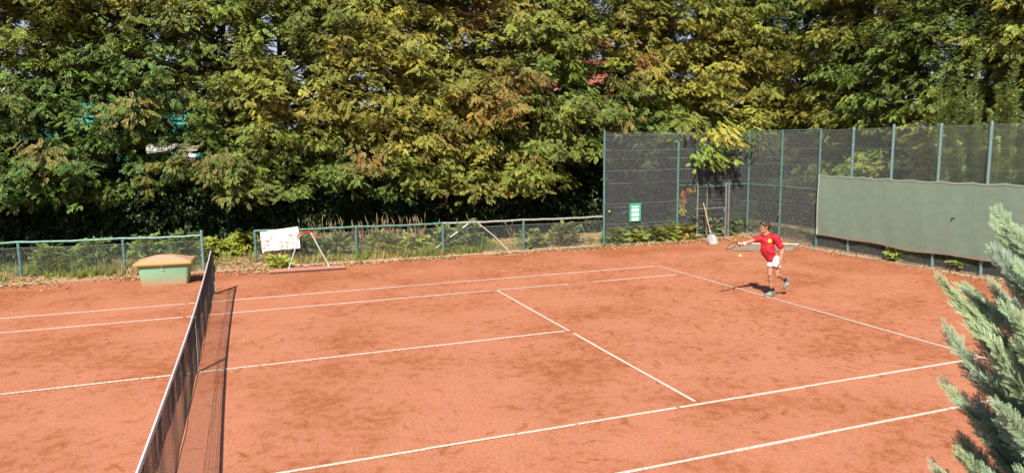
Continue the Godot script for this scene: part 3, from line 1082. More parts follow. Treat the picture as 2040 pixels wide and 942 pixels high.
func tools() -> void:
	var wood := stuff(0.46, 0.30, 0.17, 0.7, 0.0, 0.35, 0.25)
	var grey := stuff(0.52, 0.47, 0.42, 0.75, 0.0, 0.35, 0.2)
	# leaning wooden rake in the middle
	var t := thing("garden_rake", "wooden handled rake leaning on the worn rail of the low fence", "rake")
	var s := Shape.new()
	s.tube([Vector3(7.76, 1.09, -9.93), Vector3(8.30, 0.58, -9.52), Vector3(8.66, 0.09, -9.02)], [0.016], 8)
	part("handle", s.mesh(), grey, t)
	s = Shape.new()
	s.tube([Vector3(8.44, 0.03, -9.05), Vector3(8.94, 0.03, -8.93)], [0.016], 6)
	part("rake_head", s.mesh(), wood, t)
	for i in 10:
		s = Shape.new()
		var p := Vector3(8.46, 0.03, -9.045).lerp(Vector3(8.92, 0.03, -8.935), i / 9.0)
		s.tube([p, p + Vector3(-0.015, -0.01, 0.06)], [0.005], 4)
		part("tine", s.mesh(), wood, t)
	# a grey stake behind it
	t = thing("metal_stake", "thin silver pole slanting through the weeds behind the low fence", "pole")
	s = Shape.new()
	s.tube([Vector3(7.68, 1.0, -10.22), Vector3(6.55, 0.22, -10.32)], [0.02], 8)
	part("pole", s.mesh(), stuff(0.55, 0.57, 0.58, 0.4, 0.4, 0.2, 0.2), t)
	s = Shape.new()
	s.ball(Vector3(7.68, 1.0, -10.22), Vector3(0.024, 0.024, 0.024), Basis(), 8, 6)
	part("end_cap", s.mesh(), grey, t)
	# shovel
	t = thing("snow_shovel", "wooden handled aluminium shovel leaning against the tall fence gate", "shovel")
	var foot := Vector3(16.02, 0.02, -8.50)
	var tip := Vector3(16.52, 1.34, -9.80)
	var ax := (tip - foot).normalized()
	s = Shape.new()
	s.tube([foot + ax * 0.30, foot + ax * 0.9, tip], [0.0175, 0.0165, 0.016], 10)
	part("handle", s.mesh(), stuff(0.56, 0.37, 0.21, 0.6, 0.0, 0.3, 0.3), t)
	s = Shape.new()
	var right := Vector3(0.92, 0, 0.38).normalized()
	var nrm := right.cross(ax).normalized()
	if nrm.y < 0.0: nrm = -nrm
	s.sheet(10, 10, func(u: float, v: float) -> Vector3:
		var wide := lerpf(0.165, 0.18, v) * (1.0 if v > 0.25 else lerpf(0.55, 1.0, v / 0.25))
		var x := (u - 0.5) * 2.0 * wide
		var dip := 0.05 * pow(absf(u - 0.5) * 2.0, 3.0) + 0.03 * (1.0 - v)
		return foot + ax * lerpf(0.40, 0.0, v) + right * x + nrm * (dip - 0.02))
	var bm := stuff(0.36, 0.37, 0.39, 0.55, 0.25, 0.4, 0.15)
	part("blade", s.mesh(), bm, t)
	s = Shape.new()
	s.tube([foot + ax * 0.16 + nrm * -0.004, foot + ax * 0.42 + nrm * 0.004], [0.012, 0.026], 8)
	part("socket", s.mesh(), bm, t)
	# drag mat in the corner
	t = thing("drag_mat", "grey mesh drag mat lying in the court corner with a white pull bar", "drag mat")
	s = Shape.new()
	var c0 := Vector3(15.55, 0, -6.95)
	var c1 := Vector3(17.30, 0, -6.05)
	var c2 := Vector3(18.35, 0, -7.02)
	var c3 := Vector3(16.75, 0, -8.05)
	s.sheet(36, 26, func(u: float, v: float) -> Vector3:
		var p := c0.lerp(c1, u).lerp(c3.lerp(c2, u), v)
		var e := 0.06 * wave.get_noise_1d(u * 300.0 + v * 170.0)
		return p + Vector3(e, 0.018 + 0.012 * wave.get_noise_2d(p.x * 160.0, p.z * 160.0), e))
	part("mat_sheet", s.mesh(), stuff(0.36, 0.29, 0.22, 0.95, 0.0, 0.5, 0.5, 0.2), t)
	var strands := Shape.new()
	for i in 44:
		var u := i / 43.0
		strands.tube([c0.lerp(c1, u) + Vector3(0, 0.026, 0), c3.lerp(c2, u) + Vector3(0, 0.026, 0)], [0.004], 4, false)
	part("mat_strands", strands.mesh(), stuff(0.36, 0.30, 0.23, 0.9, 0.0, 0.3, 0.2), t).set_meta("kind", "stuff")
	s = Shape.new()
	s.tube([Vector3(16.72, 0.05, -8.10), Vector3(18.47, 0.05, -7.06)], [0.019], 10)
	part("pull_bar", s.mesh(), stuff(0.70, 0.68, 0.62, 0.5, 0.1, 0.2, 0.3), t)
	s = Shape.new()
	s.tube([Vector3(17.9, 0.05, -7.40), Vector3(18.1, 0.02, -7.0), Vector3(18.3, 0.05, -7.16)], [0.008], 5)
	part("pull_rope", s.mesh(), stuff(0.16, 0.17, 0.15, 0.8, 0.0, 0.0), t)
	# sign
	t = thing("court_sign", "small green notice board with white panels hung on the tall fence", "sign", Vector3(13.62, 1.12, -9.74))
	t.rotation.y = 0.045
	s = Shape.new()
	s.box(Transform3D(), Vector3(0.47, 0.63, 0.012), 0.004)
	part("board", s.mesh(), stuff(0.05, 0.42, 0.30, 0.45, 0.0, 0.2, 0.3), t)
	var white := stuff(0.80, 0.82, 0.80, 0.5, 0.0, 0.12, 0.3)
	var ink := stuff(0.18, 0.36, 0.30, 0.6, 0.0, 0.0)
	var rows := [[0.205, 0.035, 0.30], [0.085, 0.115, 0.30], [-0.075, 0.115, 0.30], [-0.235, 0.115, 0.29]]
	for r in rows:
		s = Shape.new()
		s.box(Transform3D(Basis(), Vector3(0.0, r[0], 0.0075)), Vector3(r[2], r[1], 0.005), 0.001)
		part("white_panel", s.mesh(), white, t)
	for i in 4:
		s = Shape.new()
		s.box(Transform3D(Basis(), Vector3(-0.11 + 0.075 * i, -0.235, 0.0112)), Vector3(0.012, 0.085 - 0.02 * (i % 2), 0.002))
		part("printed_mark", s.mesh(), ink, t)
	for r in [0.125, -0.035]:
		s = Shape.new()
		s.box(Transform3D(Basis(), Vector3(0.0, r, 0.0112)), Vector3(0.25, 0.006, 0.002))
		part("printed_rule", s.mesh(), ink, t)
	for x in [-0.2, 0.2]:
		s = Shape.new()
		s.tube([Vector3(x, 0.28, 0.01), Vector3(x, 0.33, -0.01), Vector3(x + 0.02, 0.30, -0.04)], [0.003], 4)
		part("wire_tie", s.mesh(), stuff(0.4, 0.4, 0.4, 0.5, 0.5, 0.0), t)
	# balls
	ball_at(Vector3(12.58, 1.20, -9.71), "tennis ball wedged in the fence mesh left of the green sign")

func ball_at(p: Vector3, label: String) -> void:
	var t := thing("tennis_ball", label, "tennis ball", p)
	var s := Shape.new()
	s.ball(Vector3.ZERO, Vector3.ONE * 0.0345, Basis(), 18, 12)
	var m := stuff(0.62, 0.68, 0.06, 0.9, 0.0, 0.25, 0.03)
	m.rim_enabled = true
	m.rim = 0.5
	m.rim_tint = 0.6
	part("felt", s.mesh(), m, t)
	s = Shape.new()
	var pts := []
	for i in 41:
		var a := TAU * i / 40.0
		var q := Vector3(cos(a) + 0.44 * cos(3.0 * a), sin(a) - 0.44 * sin(3.0 * a), 1.33 * sin(2.0 * a)).normalized()
		pts.append(q * 0.0346)
	s.tube(pts, [0.0012], 4, false)
	part("seam", s.mesh(), stuff(0.8, 0.8, 0.7, 0.8, 0.0, 0.0), t)
# ---------------------------------------------------------------- the player

const FOOT := Vector3(11.976, 0.0, -0.972)
const ACROSS := Vector3(0.7514, 0.0, 0.6598)
const TOWARDS := Vector3(-0.6598, 0.0, 0.7514)

func P(r: float, u: float, f: float) -> Vector3: return ACROSS * r + Vector3.UP * u + TOWARDS * f
func D(r: float, u: float, f: float) -> Vector3: return P(r, u, f).normalized()

func player() -> void:
	var t := thing("person", "player in red polo shirt and white shorts reaching low with a racket", "person", FOOT)
	var skin := stuff(0.42, 0.215, 0.135, 0.55, 0.0, 0.15, 0.08)
	skin.subsurf_scatter_enabled = true
	skin.subsurf_scatter_strength = 0.08
	var rsh := P(-0.265, 1.345, -0.05)
	var relb := P(-0.457, 1.262, 0.12)
	var rwri := P(-0.601, 1.223, 0.285)
	var rhand := P(-0.640, 1.197, 0.345)
	var lsh := P(0.085, 1.370, 0.06)
	var lelb := P(0.222, 1.105, 0.05)
	var lwri := P(0.190, 0.850, 0.145)
	var neck := P(-0.125, 1.41, 0.0)
	var hc := P(-0.168, 1.575, 0.02)
	var fwd := D(-0.90, -0.06, 0.40)
	var hup := (D(-0.12, 1.0, 0.0) - fwd * D(-0.12, 1.0, 0.0).dot(fwd)).normalized()
	var hs := fwd.cross(hup)
	var H := func(a: float, b: float, c: float) -> Vector3: return hc + fwd * a + hup * b + hs * c
	var body := Flesh.new(0.03)
	# trunk
	body.bone(P(0.05, 0.86, 0.0), P(0.0, 1.03, 0.0), 0.095, 0.10)
	body.bone(P(0.0, 1.03, 0.0), P(-0.10, 1.26, 0.0), 0.10, 0.11)
	body.bone(rsh, lsh, 0.050, 0.050)
	body.bone(P(-0.10, 1.30, -0.01), neck, 0.08, 0.058)
	body.bone(neck, H.call(-0.02, -0.05, 0.0), 0.056, 0.054)
	# arms
	body.path([rsh, rsh.lerp(relb, 0.5), relb, relb.lerp(rwri, 0.35), rwri], [0.056, 0.052, 0.042, 0.043, 0.029])
	body.path([lsh, lsh.lerp(lelb, 0.5), lelb, lelb.lerp(lwri, 0.35), lwri], [0.056, 0.052, 0.042, 0.044, 0.029])
	# legs
	var rhip := P(-0.005, 0.86, -0.03)
	var rkn := P(-0.020, 0.515, 0.055)
	var rank := P(0.030, 0.115, -0.005)
	var lhip := P(0.110, 0.86, 0.05)
	var lkn := P(0.135, 0.515, 0.085)
	var lank := P(0.312, 0.362, -0.22)
	for l in [[rhip, rkn, rank, D(0.1, 0, -1)], [lhip, lkn, lank, D(0.3, 0.9, -0.3)]]:
		var a: Vector3 = l[0]
		var b: Vector3 = l[1]
		var c: Vector3 = l[2]
		var cf: Vector3 = l[3]
		body.path([a, a.lerp(b, 0.4), a.lerp(b, 0.8), b], [0.078, 0.069, 0.054, 0.049])
		body.path([b, b.lerp(c, 0.28) + cf * 0.014, b.lerp(c, 0.62) + cf * 0.006, c], [0.048, 0.052, 0.039, 0.031])
	var s := Shape.new()
	body.into(s, 0.013)
	# head
	var head := Flesh.new(0.018)
	head.bone(H.call(-0.03, 0.035, 0), H.call(0.02, 0.035, 0), 0.078, 0.076)
	head.bone(H.call(0.035, 0.01, 0), H.call(0.05, -0.065, 0), 0.055, 0.042)
	head.bone(H.call(0.0, -0.05, 0.035), H.call(0.062, -0.098, 0.008), 0.030, 0.024)
	head.bone(H.call(0.0, -0.05, -0.035), H.call(0.062, -0.098, -0.008), 0.030, 0.024)
	head.bone(H.call(0.084, 0.012, 0), H.call(0.103, -0.030, 0), 0.007, 0.011)
	head.bone(H.call(0.078, 0.026, -0.032), H.call(0.078, 0.026, 0.032), 0.016, 0.016)
	head.bone(H.call(0.060, -0.02, -0.04), H.call(0.060, -0.02, 0.04), 0.024, 0.024)
	head.bone(H.call(0.086, -0.066, -0.014), H.call(0.086, -0.066, 0.014), 0.010, 0.010)
	for e in [-1.0, 1.0]:
		head.bone(H.call(-0.012, 0.012, 0.077 * e), H.call(-0.006, -0.030, 0.074 * e), 0.021, 0.014, hs, 2.2)
	head.bone(H.call(-0.03, -0.06, 0), H.call(-0.05, -0.13, 0), 0.056, 0.055)
	head.into(s, 0.0055)
	# right hand closed round the racket handle
	var axis := D(-0.446, 0.08, 0.89)
	var wide := D(0.62, 0.64, 0.22)
	wide = (wide - axis * wide.dot(axis)).normalized()
	var thick := axis.cross(wide)
	var palm := (rwri - rhand)
	palm = (palm - axis * palm.dot(axis)).normalized()
	if palm.length() < 0.5: palm = wide
	var over := axis.cross(palm)
	var hand := Flesh.new(0.008)
	hand.bone(rwri, rhand + palm * 0.028 - axis * 0.03, 0.026, 0.019)
	hand.bone(rhand + palm * 0.028 - axis * 0.034, rhand + palm * 0.027 + axis * 0.030, 0.015, 0.015)
	hand.bone(rhand + palm * 0.020 + over * 0.016 - axis * 0.034, rhand + palm * 0.018 + over * 0.018 + axis * 0.030, 0.013, 0.013)
	for i in 4:
		var o: Vector3 = rhand + axis * (-0.030 + 0.0205 * i)
		var pts := []
		for q in 5:
			var a: float = 0.7 + q * [0.95, 1.02, 1.02, 0.98][i]
			pts.append(o + (palm * cos(a) + over * sin(a)) * (0.0265 - 0.001 * q))
		hand.path(pts, [0.0095, 0.0092, 0.0088, 0.0082, 0.007])
	hand.path([rhand + palm * 0.026 + axis * 0.012, rhand + palm * 0.012 - over * 0.024 + axis * 0.034, rhand - palm * 0.012 - over * 0.024 + axis * 0.050, rhand - palm * 0.024 - over * 0.008 + axis * 0.058], [0.012, 0.0105, 0.0098, 0.008])
	hand.into(s, 0.004)
	# left hand hanging half open
	var lh := Flesh.new(0.008)
	var dn := D(-0.28, -1.0, 0.10)
	var ls := D(0.25, 0.1, 0.95)
	ls = (ls - dn * ls.dot(dn)).normalized()
	var lin_ := dn.cross(ls)
	if lin_.dot(ACROSS) > 0.0: lin_ = -lin_
	lh.bone(lwri, lwri + dn * 0.03, 0.027, 0.024)
	for i in 4:
		var b0: Vector3 = lwri + dn * 0.09 + ls * (0.030 - 0.020 * i)
		lh.bone(lwri + dn * 0.03 + ls * (0.012 - 0.008 * i), b0, 0.016, 0.011)
		var len_: float = [0.075, 0.083, 0.077, 0.060][i]
		var pts := [b0]
		var ang := 0.25 + 0.08 * i
		var q := b0
		for j in 3:
			q += (dn * cos(ang) + lin_ * sin(ang)) * len_ * [0.45, 0.32, 0.23][j]
			pts.append(q)
			ang += 0.5
		lh.path(pts, [0.0098, 0.0092, 0.0086, 0.0072])
	lh.path([lwri + dn * 0.025 + ls * 0.018, lwri + dn * 0.06 + ls * 0.046 + lin_ * 0.01, lwri + dn * 0.09 + ls * 0.052 + lin_ * 0.02, lwri + dn * 0.112 + ls * 0.048 + lin_ * 0.028], [0.015, 0.0115, 0.010, 0.008])
	lh.into(s, 0.004)
	part("body", s.mesh(), skin, t)

	# hair, short and tousled
	var hair := Flesh.new(0.012)
	hair.bone(H.call(-0.045, 0.050, 0), H.call(0.028, 0.066, 0), 0.088, 0.082)
	hair.bone(H.call(-0.055, 0.02, 0), H.call(-0.062, -0.045, 0), 0.076, 0.058)
	rng.seed = 41
	for i in 46:
		var a := rnd(-0.10, 0.085)
		var c := rnd(-0.07, 0.07)
		var dir := Vector3(a, 0.07 + rnd(-0.03, 0.03), c).normalized()
		var o: Vector3 = H.call(-0.012 + dir.x * 0.094, 0.060 + dir.y * 0.086, dir.z * 0.090)
		hair.bone(o, o + (fwd * rnd(-0.02, 0.03) + hup * rnd(-0.004, 0.020) + hs * rnd(-0.02, 0.02)), 0.012, 0.006)
	for e in [-1.0, 1.0]: hair.bone(H.call(0.01, 0.03, 0.072 * e), H.call(0.012, -0.008, 0.074 * e), 0.012, 0.007)
	hair.cut(H.call(0.070, 0.055, 0), (fwd * 1.0 - hup * 0.55), 0.3)
	s = Shape.new()
	hair.into(s, 0.006)
	part("hair", s.mesh(), stuff(0.055, 0.036, 0.026, 0.5, 0.0, 0.5, 0.03), t)
	var dark := stuff(0.02, 0.015, 0.012, 0.3, 0.0, 0.0)
	for e in [-1.0, 1.0]:
		s = Shape.new()
		s.ball(head.hit(H.call(0.2, 0.004, 0.031 * e), -fwd) - fwd * 0.004, Vector3(0.009, 0.006, 0.011), Basis(fwd, hup, hs), 10, 8)
		part("eye", s.mesh(), dark, t)
		s = Shape.new()
		var b0 := head.hit(H.call(0.2, 0.024, 0.016 * e), -fwd)
		var b1 := head.hit(H.call(0.2, 0.028, 0.034 * e), -fwd)
		var b2 := head.hit(H.call(0.2, 0.020, 0.050 * e), -fwd)
		s.tube([b0, b1, b2], [0.0035, 0.0045, 0.003], 6)
		part("eyebrow", s.mesh(), dark, t)
	s = Shape.new()
	s.tube([head.hit(H.call(0.2, -0.066, -0.022), -fwd), head.hit(H.call(0.2, -0.064, 0), -fwd), head.hit(H.call(0.2, -0.066, 0.022), -fwd)], [0.003, 0.004, 0.003], 6)
	part("mouth", s.mesh(), stuff(0.25, 0.07, 0.055, 0.5, 0.0, 0.0), t)

	# shirt
	var front := D(-0.30, 0.0, 0.95)
	var shirt := Flesh.new(0.045)
	shirt.bone(P(-0.20, 1.305, -0.03), P(0.07, 1.34, 0.05), 0.092, 0.090, front, 1.1)
	shirt.bone(P(-0.105, 1.25, 0.0), P(-0.075, 1.04, 0.01), 0.140, 0.150, front, 1.35)
	shirt.bone(P(-0.075, 1.04, 0.01), P(0.05, 0.80, 0.0), 0.150, 0.108, front, 1.15)
	shirt.bone(P(-0.17, 1.08, 0.05), P(-0.03, 0.89, 0.04), 0.075, 0.055)
	shirt.bone(P(-0.12, 1.36, -0.01), neck, 0.075, 0.066)
	var rse := rsh.lerp(relb, 0.70)
	var lse := lsh.lerp(lelb, 0.86)
	shirt.bone(rsh + P(0.04, -0.01, 0), rse, 0.076, 0.070)
	shirt.bone(lsh + P(-0.015, 0.0, 0), lse, 0.080, 0.080)
	# folds
	rng.seed = 77
	var folds := []
	for i in 13:
		var y := rnd(0.86, 1.24)
		var mid := 0.05 - (y - 0.83) * 0.42
		var w := rnd(0.05, 0.13)
		var r := mid + rnd(-0.06, 0.05)
		var tilt := rnd(-0.02, 0.10)
		var a := shirt.hit(P(r - w, y + tilt, 0.6), -TOWARDS)
		var b := shirt.hit(P(r, y + tilt * 0.3, 0.6), -TOWARDS)
		var c := shirt.hit(P(r + w, y - tilt, 0.6), -TOWARDS)
		if absf(a.distance_to(b)) < 0.2 and absf(c.distance_to(b)) < 0.2: folds.append([a, b, c])
	for q in folds: shirt.path([q[0] - TOWARDS * 0.012, q[1] - TOWARDS * 0.004, q[2] - TOWARDS * 0.012], [0.008, 0.013, 0.008])
	shirt.cut(P(0.0, 0.825, 0), D(0.18, -1.0, 0.0), 0.45)
	shirt.cut(rse, relb - rsh, 0.12)
	shirt.cut(lse, lelb - lsh, 0.12)
	shirt.cut(neck + P(-0.015, 0.018, 0.02), D(-0.25, 1.0, 0.25), 0.11)
	s = Shape.new()
	shirt.into(s, 0.013)
	var red := stuff(0.44, 0.006, 0.020, 0.75, 0.0, 0.12, 0.06)
	red.rim_enabled = true
	red.rim = 0.15
	part("polo_shirt", s.mesh(), red, t)
	# collar and placket
	s = Shape.new()
	var ring := []
	var cn := D(-0.25, 1.0, 0.25)
	var cx := ACROSS - cn * ACROSS.dot(cn)
	cx = cx.normalized()
	var cz := cn.cross(cx) * -1.0
	if cz.dot(TOWARDS) < 0.0: cz = -cz
	var co := neck + P(-0.012, 0.018, 0.012)
	for i in 17:
		var a := PI * 0.5 + 0.22 + (TAU - 0.44) * i / 16.0
		ring.append(co + (cx * cos(a) * 0.075 + cz * sin(a) * 0.078) - cn * (0.014 if i == 0 or i == 16 else 0.0))
	s.tube(ring, [0.013], 8)
	part("collar", s.mesh(), red, t)
	s = Shape.new()
	var v0 := shirt.hit(P(-0.155, 1.40, 0.5), -TOWARDS)
	for i in 4:
		var a := shirt.hit(P(-0.160 + 0.003 * i, 1.395 - 0.035 * i, 0.5), -TOWARDS) + TOWARDS * 0.002
		var b := shirt.hit(P(-0.157 + 0.003 * i, 1.36 - 0.035 * i, 0.5), -TOWARDS) + TOWARDS * 0.002
		s.bar(a, b, 0.028, 0.004, 0.0, TOWARDS)
	part("placket", s.mesh(), red, t)
	s = Shape.new()
	var q0 := shirt.hit(P(-0.165, 1.405, 0.5), -TOWARDS) + TOWARDS * 0.004
	s.tri(q0 + P(-0.03, 0.03, -0.015), q0 + P(0.004, -0.065, 0.008), q0 + P(0.045, 0.025, -0.012))
	part("open_neck", s.mesh(), skin, t)
	# round chest badge and sleeve badge
	var bd := D(0.12, 0.08, 1.0)
	var bp := shirt.hit(P(-0.050, 1.292, 0.6), -TOWARDS)
	s = Shape.new()
	s.tube([bp - bd * 0.02, bp + bd * 0.012], [0.042], 20)
	part("chest_badge", s.mesh(), stuff(0.80, 0.62, 0.04, 0.6, 0.0, 0.1, 0.05), t)
	s = Shape.new()
	s.tube([bp, bp + bd * 0.0135], [0.019], 14)
	part("badge_centre", s.mesh(), stuff(0.35, 0.40, 0.03, 0.6, 0.0, 0.1, 0.05), t)
	var sp := shirt.hit(P(0.55, 1.235, 0.30), D(-0.85, 0.0, -0.53))
	s = Shape.new()
	s.tube([sp - D(0.85, 0, 0.53) * 0.012, sp + D(0.85, 0, 0.53) * 0.003], [0.018], 12)
	part("sleeve_badge", s.mesh(), stuff(0.8, 0.6, 0.6, 0.6, 0.0, 0.0), t)
	# shorts
	var sh := Flesh.new(0.03)
	sh.bone(P(0.02, 0.845, -0.01), P(0.09, 0.845, 0.03), 0.098, 0.098)
	sh.bone(rhip, rhip.lerp(rkn, 0.48), 0.092, 0.088)
	sh.bone(lhip, lhip.lerp(lkn, 0.50), 0.092, 0.088)
	sh.cut(rhip.lerp(rkn, 0.50), rkn - rhip, 0.17)
	sh.cut(lhip.lerp(lkn, 0.53), lkn - lhip, 0.17)
	s = Shape.new()
	sh.into(s, 0.013)
	part("shorts", s.mesh(), stuff(0.80, 0.79, 0.84, 0.8, 0.0, 0.12, 0.1), t)
	# wristband
	s = Shape.new()
	var wa := relb.lerp(rwri, 0.80)
	s.tube([wa, wa.lerp(rwri, 0.1), rwri + (rwri - relb) * 0.02, rwri + (rwri - relb) * 0.06], [0.034, 0.041, 0.041, 0.034], 14)
	part("wristband", s.mesh(), stuff(0.82, 0.80, 0.80, 0.9, 0.0, 0.1, 0.05), t)
	# socks and shoes
	var sock := stuff(0.012, 0.012, 0.016, 0.9, 0.0, 0.0)
	var upper := stuff(0.15, 0.21, 0.26, 0.6, 0.0, 0.35, 0.08)
	var lime := stuff(0.62, 0.66, 0.12, 0.5, 0.0, 0.0)
	var sole := stuff(0.35, 0.40, 0.42, 0.7, 0.0, 0.3, 0.1)
	var feet := [[rkn, rank, P(0.075, 0.045, -0.035), P(-0.135, 0.040, 0.095), Vector3.UP], [lkn, lank, P(0.385, 0.345, -0.28), P(0.285, 0.150, -0.205), D(-0.72, 0.33, 0.45)]]
	for e in feet:
		var an: Vector3 = e[1]
		var heel: Vector3 = e[2]
		var toe: Vector3 = e[3]
		var along := (toe - heel).normalized()
		var up: Vector3 = e[4]
		up = (up - along * up.dot(along)).normalized()
		var sd := along.cross(up)
		var leg: Vector3 = (e[0] - an).normalized()
		s = Shape.new()
		s.tube([an.lerp(heel, 0.3), an + leg * 0.02, an + leg * 0.075, an + leg * 0.085], [0.040, 0.041, 0.042, 0.036], 14)
		part("sock", s.mesh(), sock, t)
		var f := Flesh.new(0.022)
		f.bone(heel + up * 0.012, heel.lerp(toe, 0.45), 0.037, 0.042)
		f.bone(heel.lerp(toe, 0.45) - up * 0.005, toe - along * 0.035 - up * 0.004, 0.046, 0.034)
		f.bone(heel + up * 0.015, an - leg * 0.005, 0.036, 0.043)
		f.bone(heel.lerp(toe, 0.4) + up * 0.01, an - leg * 0.015, 0.036, 0.035)
		f.cut(heel - up * 0.026, -up, 0.5)
		f.cut(an + leg * 0.015, leg, 0.08)
		s = Shape.new()
		f.into(s, 0.007)
		var shoe := part("shoe", s.mesh(), upper, t)
		var so := Flesh.new(0.02)
		so.bone(heel, heel.lerp(toe, 0.5), 0.042, 0.045)
		so.bone(heel.lerp(toe, 0.5), toe - along * 0.036, 0.050, 0.040)
		so.cut(heel - up * 0.022, up, 0.5)
		so.cut(heel - up * 0.043, -up, 0.5)
		s = Shape.new()
		so.into(s, 0.006)
		part("sole", s.mesh(), sole, shoe)
		for g in [-1.0, 1.0]:
			s = Shape.new()
			var from := heel.lerp(toe, 0.30) - up * 0.005
			var to := heel.lerp(toe, 0.62) + up * 0.022
			var h0 := f.hit(from + sd * 0.12 * g, -sd * g)
			var h1 := f.hit(from.lerp(to, 0.5) + sd * 0.12 * g, -sd * g)
			var h2 := f.hit(to + sd * 0.12 * g, -sd * g)
			s.tube([h0, h1, h2], [0.009, 0.011, 0.006], 6)
			part("shoe_stripe", s.mesh(), lime, shoe)
		s = Shape.new()
		for i in 4:
			var lp := heel.lerp(toe, 0.42 + 0.08 * i)
			var m := f.hit(lp + up * 0.15, -up)
			s.tube([f.hit(lp + up * 0.15 + sd * 0.022, -up), m + up * 0.003, f.hit(lp + up * 0.15 - sd * 0.022, -up)], [0.004], 5)
		part("laces", s.mesh(), lime, shoe)

	# racket
	t = thing("tennis_racket", "dark tennis racket with yellow throat in the player's right hand", "racket", FOOT)
	s = Shape.new()
	var butt := rhand - axis * 0.075
	var loop := []
	var cen := butt + axis * 0.515
	for i in 33:
		var a := -PI * 0.5 + TAU * i / 32.0
		loop.append(cen + axis * sin(a) * 0.172 + wide * cos(a) * 0.13)
	s.tube(loop, [0.0115], 8)
	part("frame", s.mesh(), stuff(0.16, 0.085, 0.05, 0.4, 0.0, 0.25, 0.1), t)
	var yel := stuff(0.70, 0.56, 0.05, 0.4, 0.0, 0.0)
	for g in [-1.0, 1.0]:
		s = Shape.new()
		s.tube([butt + axis * 0.22 + wide * 0.006 * g, butt + axis * 0.29 + wide * 0.022 * g, cen + axis * -0.135 + wide * 0.080 * g], [0.011], 8)
		part("throat", s.mesh(), yel, t)
	s = Shape.new()
	var tip := []
	for i in 7:
		var a := 0.62 + 0.16 * i - PI
		tip.append(cen + axis * sin(a) * -0.184 + wide * cos(a) * 0.142)
	s.tube(tip, [0.006], 6)
	part("bumper_mark", s.mesh(), yel, t)
	s = Shape.new()
	for i in 14:
		var x := -0.115 + 0.23 * i / 13.0
		var l := 0.172 * sqrt(1.0 - pow(x / 0.13, 2.0))
		s.tube([cen + wide * x - axis * l, cen + wide * x + axis * l], [0.0009], 3, false)
	for i in 16:
		var y := -0.15 + 0.30 * i / 15.0
		var l := 0.13 * sqrt(1.0 - pow(y / 0.172, 2.0))
		s.tube([cen + axis * y - wide * l, cen + axis * y + wide * l], [0.0009], 3, false)
	part("strings", s.mesh(), stuff(0.5, 0.5, 0.45, 0.5, 0.0, 0.0), t).set_meta("kind", "stuff")
	s = Shape.new()
	s.tube([butt, butt + axis * 0.02, butt + axis * 0.03, butt + axis * 0.20, butt + axis * 0.23], [0.018, 0.018, 0.0155, 0.0155, 0.013], 8)
	part("handle", s.mesh(), stuff(0.03, 0.03, 0.03, 0.8, 0.0, 0.0), t)
	ball_at(FOOT + P(-0.665, 0.969, 0.42), "tennis ball in the air just below the player's racket hand")

# ---------------------------------------------------------------- leaves

# a folded leaf of four corners
func leaf(s: Shape, o: Vector3, fwd: Vector3, up: Vector3, long: float, wide: float, droop := 0.25) -> void:
	var f := fwd.normalized()
	var z := f.cross(up).normalized()
	var u := z.cross(f)
	var a := o
	var m := o + f * long * 0.45 - u * 0.04 * long
	var tip := o + f * long - u * long * droop
	var l := m + z * wide * 0.5 + u * wide * 0.16
	var r := m - z * wide * 0.5 + u * wide * 0.16
	s.tri(a, l, tip)
	s.tri(a, tip, r)

# a flat twig with leaves in two ranks, lying along +x with its face up
func spray(seed_: int, pairs: int, long: float, size: float, shape := 0.55, lift := 0.0) -> ArrayMesh:
	rng.seed = seed_
	var s := Shape.new()
	s.col = Color(0.6, 0.45, 0.3)
	s.tube([Vector3.ZERO, Vector3(long * 0.5, 0.0, 0.0), Vector3(long, -long * 0.08, 0.0)], [0.004, 0.003, 0.001], 3, false)
	for i in pairs:
		var x := long * (i + 0.6) / pairs
		for g in [-1.0, 1.0]:
			var k := 1.0 + rnd(-0.12, 0.12)
			s.col = Color(k, k, k)
			var o := Vector3(x + rnd(-0.01, 0.01), -0.08 * x * x / long, 0.0)
			var a := rnd(0.7, 1.15)
			var f := Vector3(cos(a), rnd(-0.35, 0.2) + lift, sin(a) * g)
			var up := Vector3(rnd(-0.3, 0.3), 1.0, rnd(-0.4, 0.4) * 0.8 - 0.15 * g)
			leaf(s, o, f, up, size * rnd(0.75, 1.15), size * shape * rnd(0.85, 1.1), rnd(0.1, 0.4))
	s.col = Color.WHITE
	leaf(s, Vector3(long, -long * 0.08, 0), Vector3(1, -0.3 + lift, rnd(-0.2, 0.2)), Vector3.UP, size, size * shape)
	return s.mesh()

var sprays := []
var leafy: StandardMaterial3D
var bark: StandardMaterial3D

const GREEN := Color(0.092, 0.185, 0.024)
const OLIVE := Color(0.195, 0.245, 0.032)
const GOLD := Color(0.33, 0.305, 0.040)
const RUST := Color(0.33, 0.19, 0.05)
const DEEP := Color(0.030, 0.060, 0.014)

func leaf_tint(p: Vector3) -> Color:
	var a := wave.get_noise_3d(p.x * 9.0, p.y * 11.0, p.z * 9.0 + 50.0) * 1.5
	var b := wave.get_noise_3d(p.x * 16.0 + 300.0, p.y * 18.0, p.z * 14.0) * 1.5
	var c := OLIVE.lerp(GREEN, clampf(a * 1.3 + 0.25, 0, 1))
	c = c.lerp(GOLD, clampf(-a * 1.4 - 0.10, 0, 0.7))
	c = c.lerp(RUST, clampf((b - 0.48) * 2.6, 0, 0.65))
	return c

# a crown's twigs, by kind, and their tints
class Crown:
	var where := [[], [], []]
	var tint := [[], [], []]

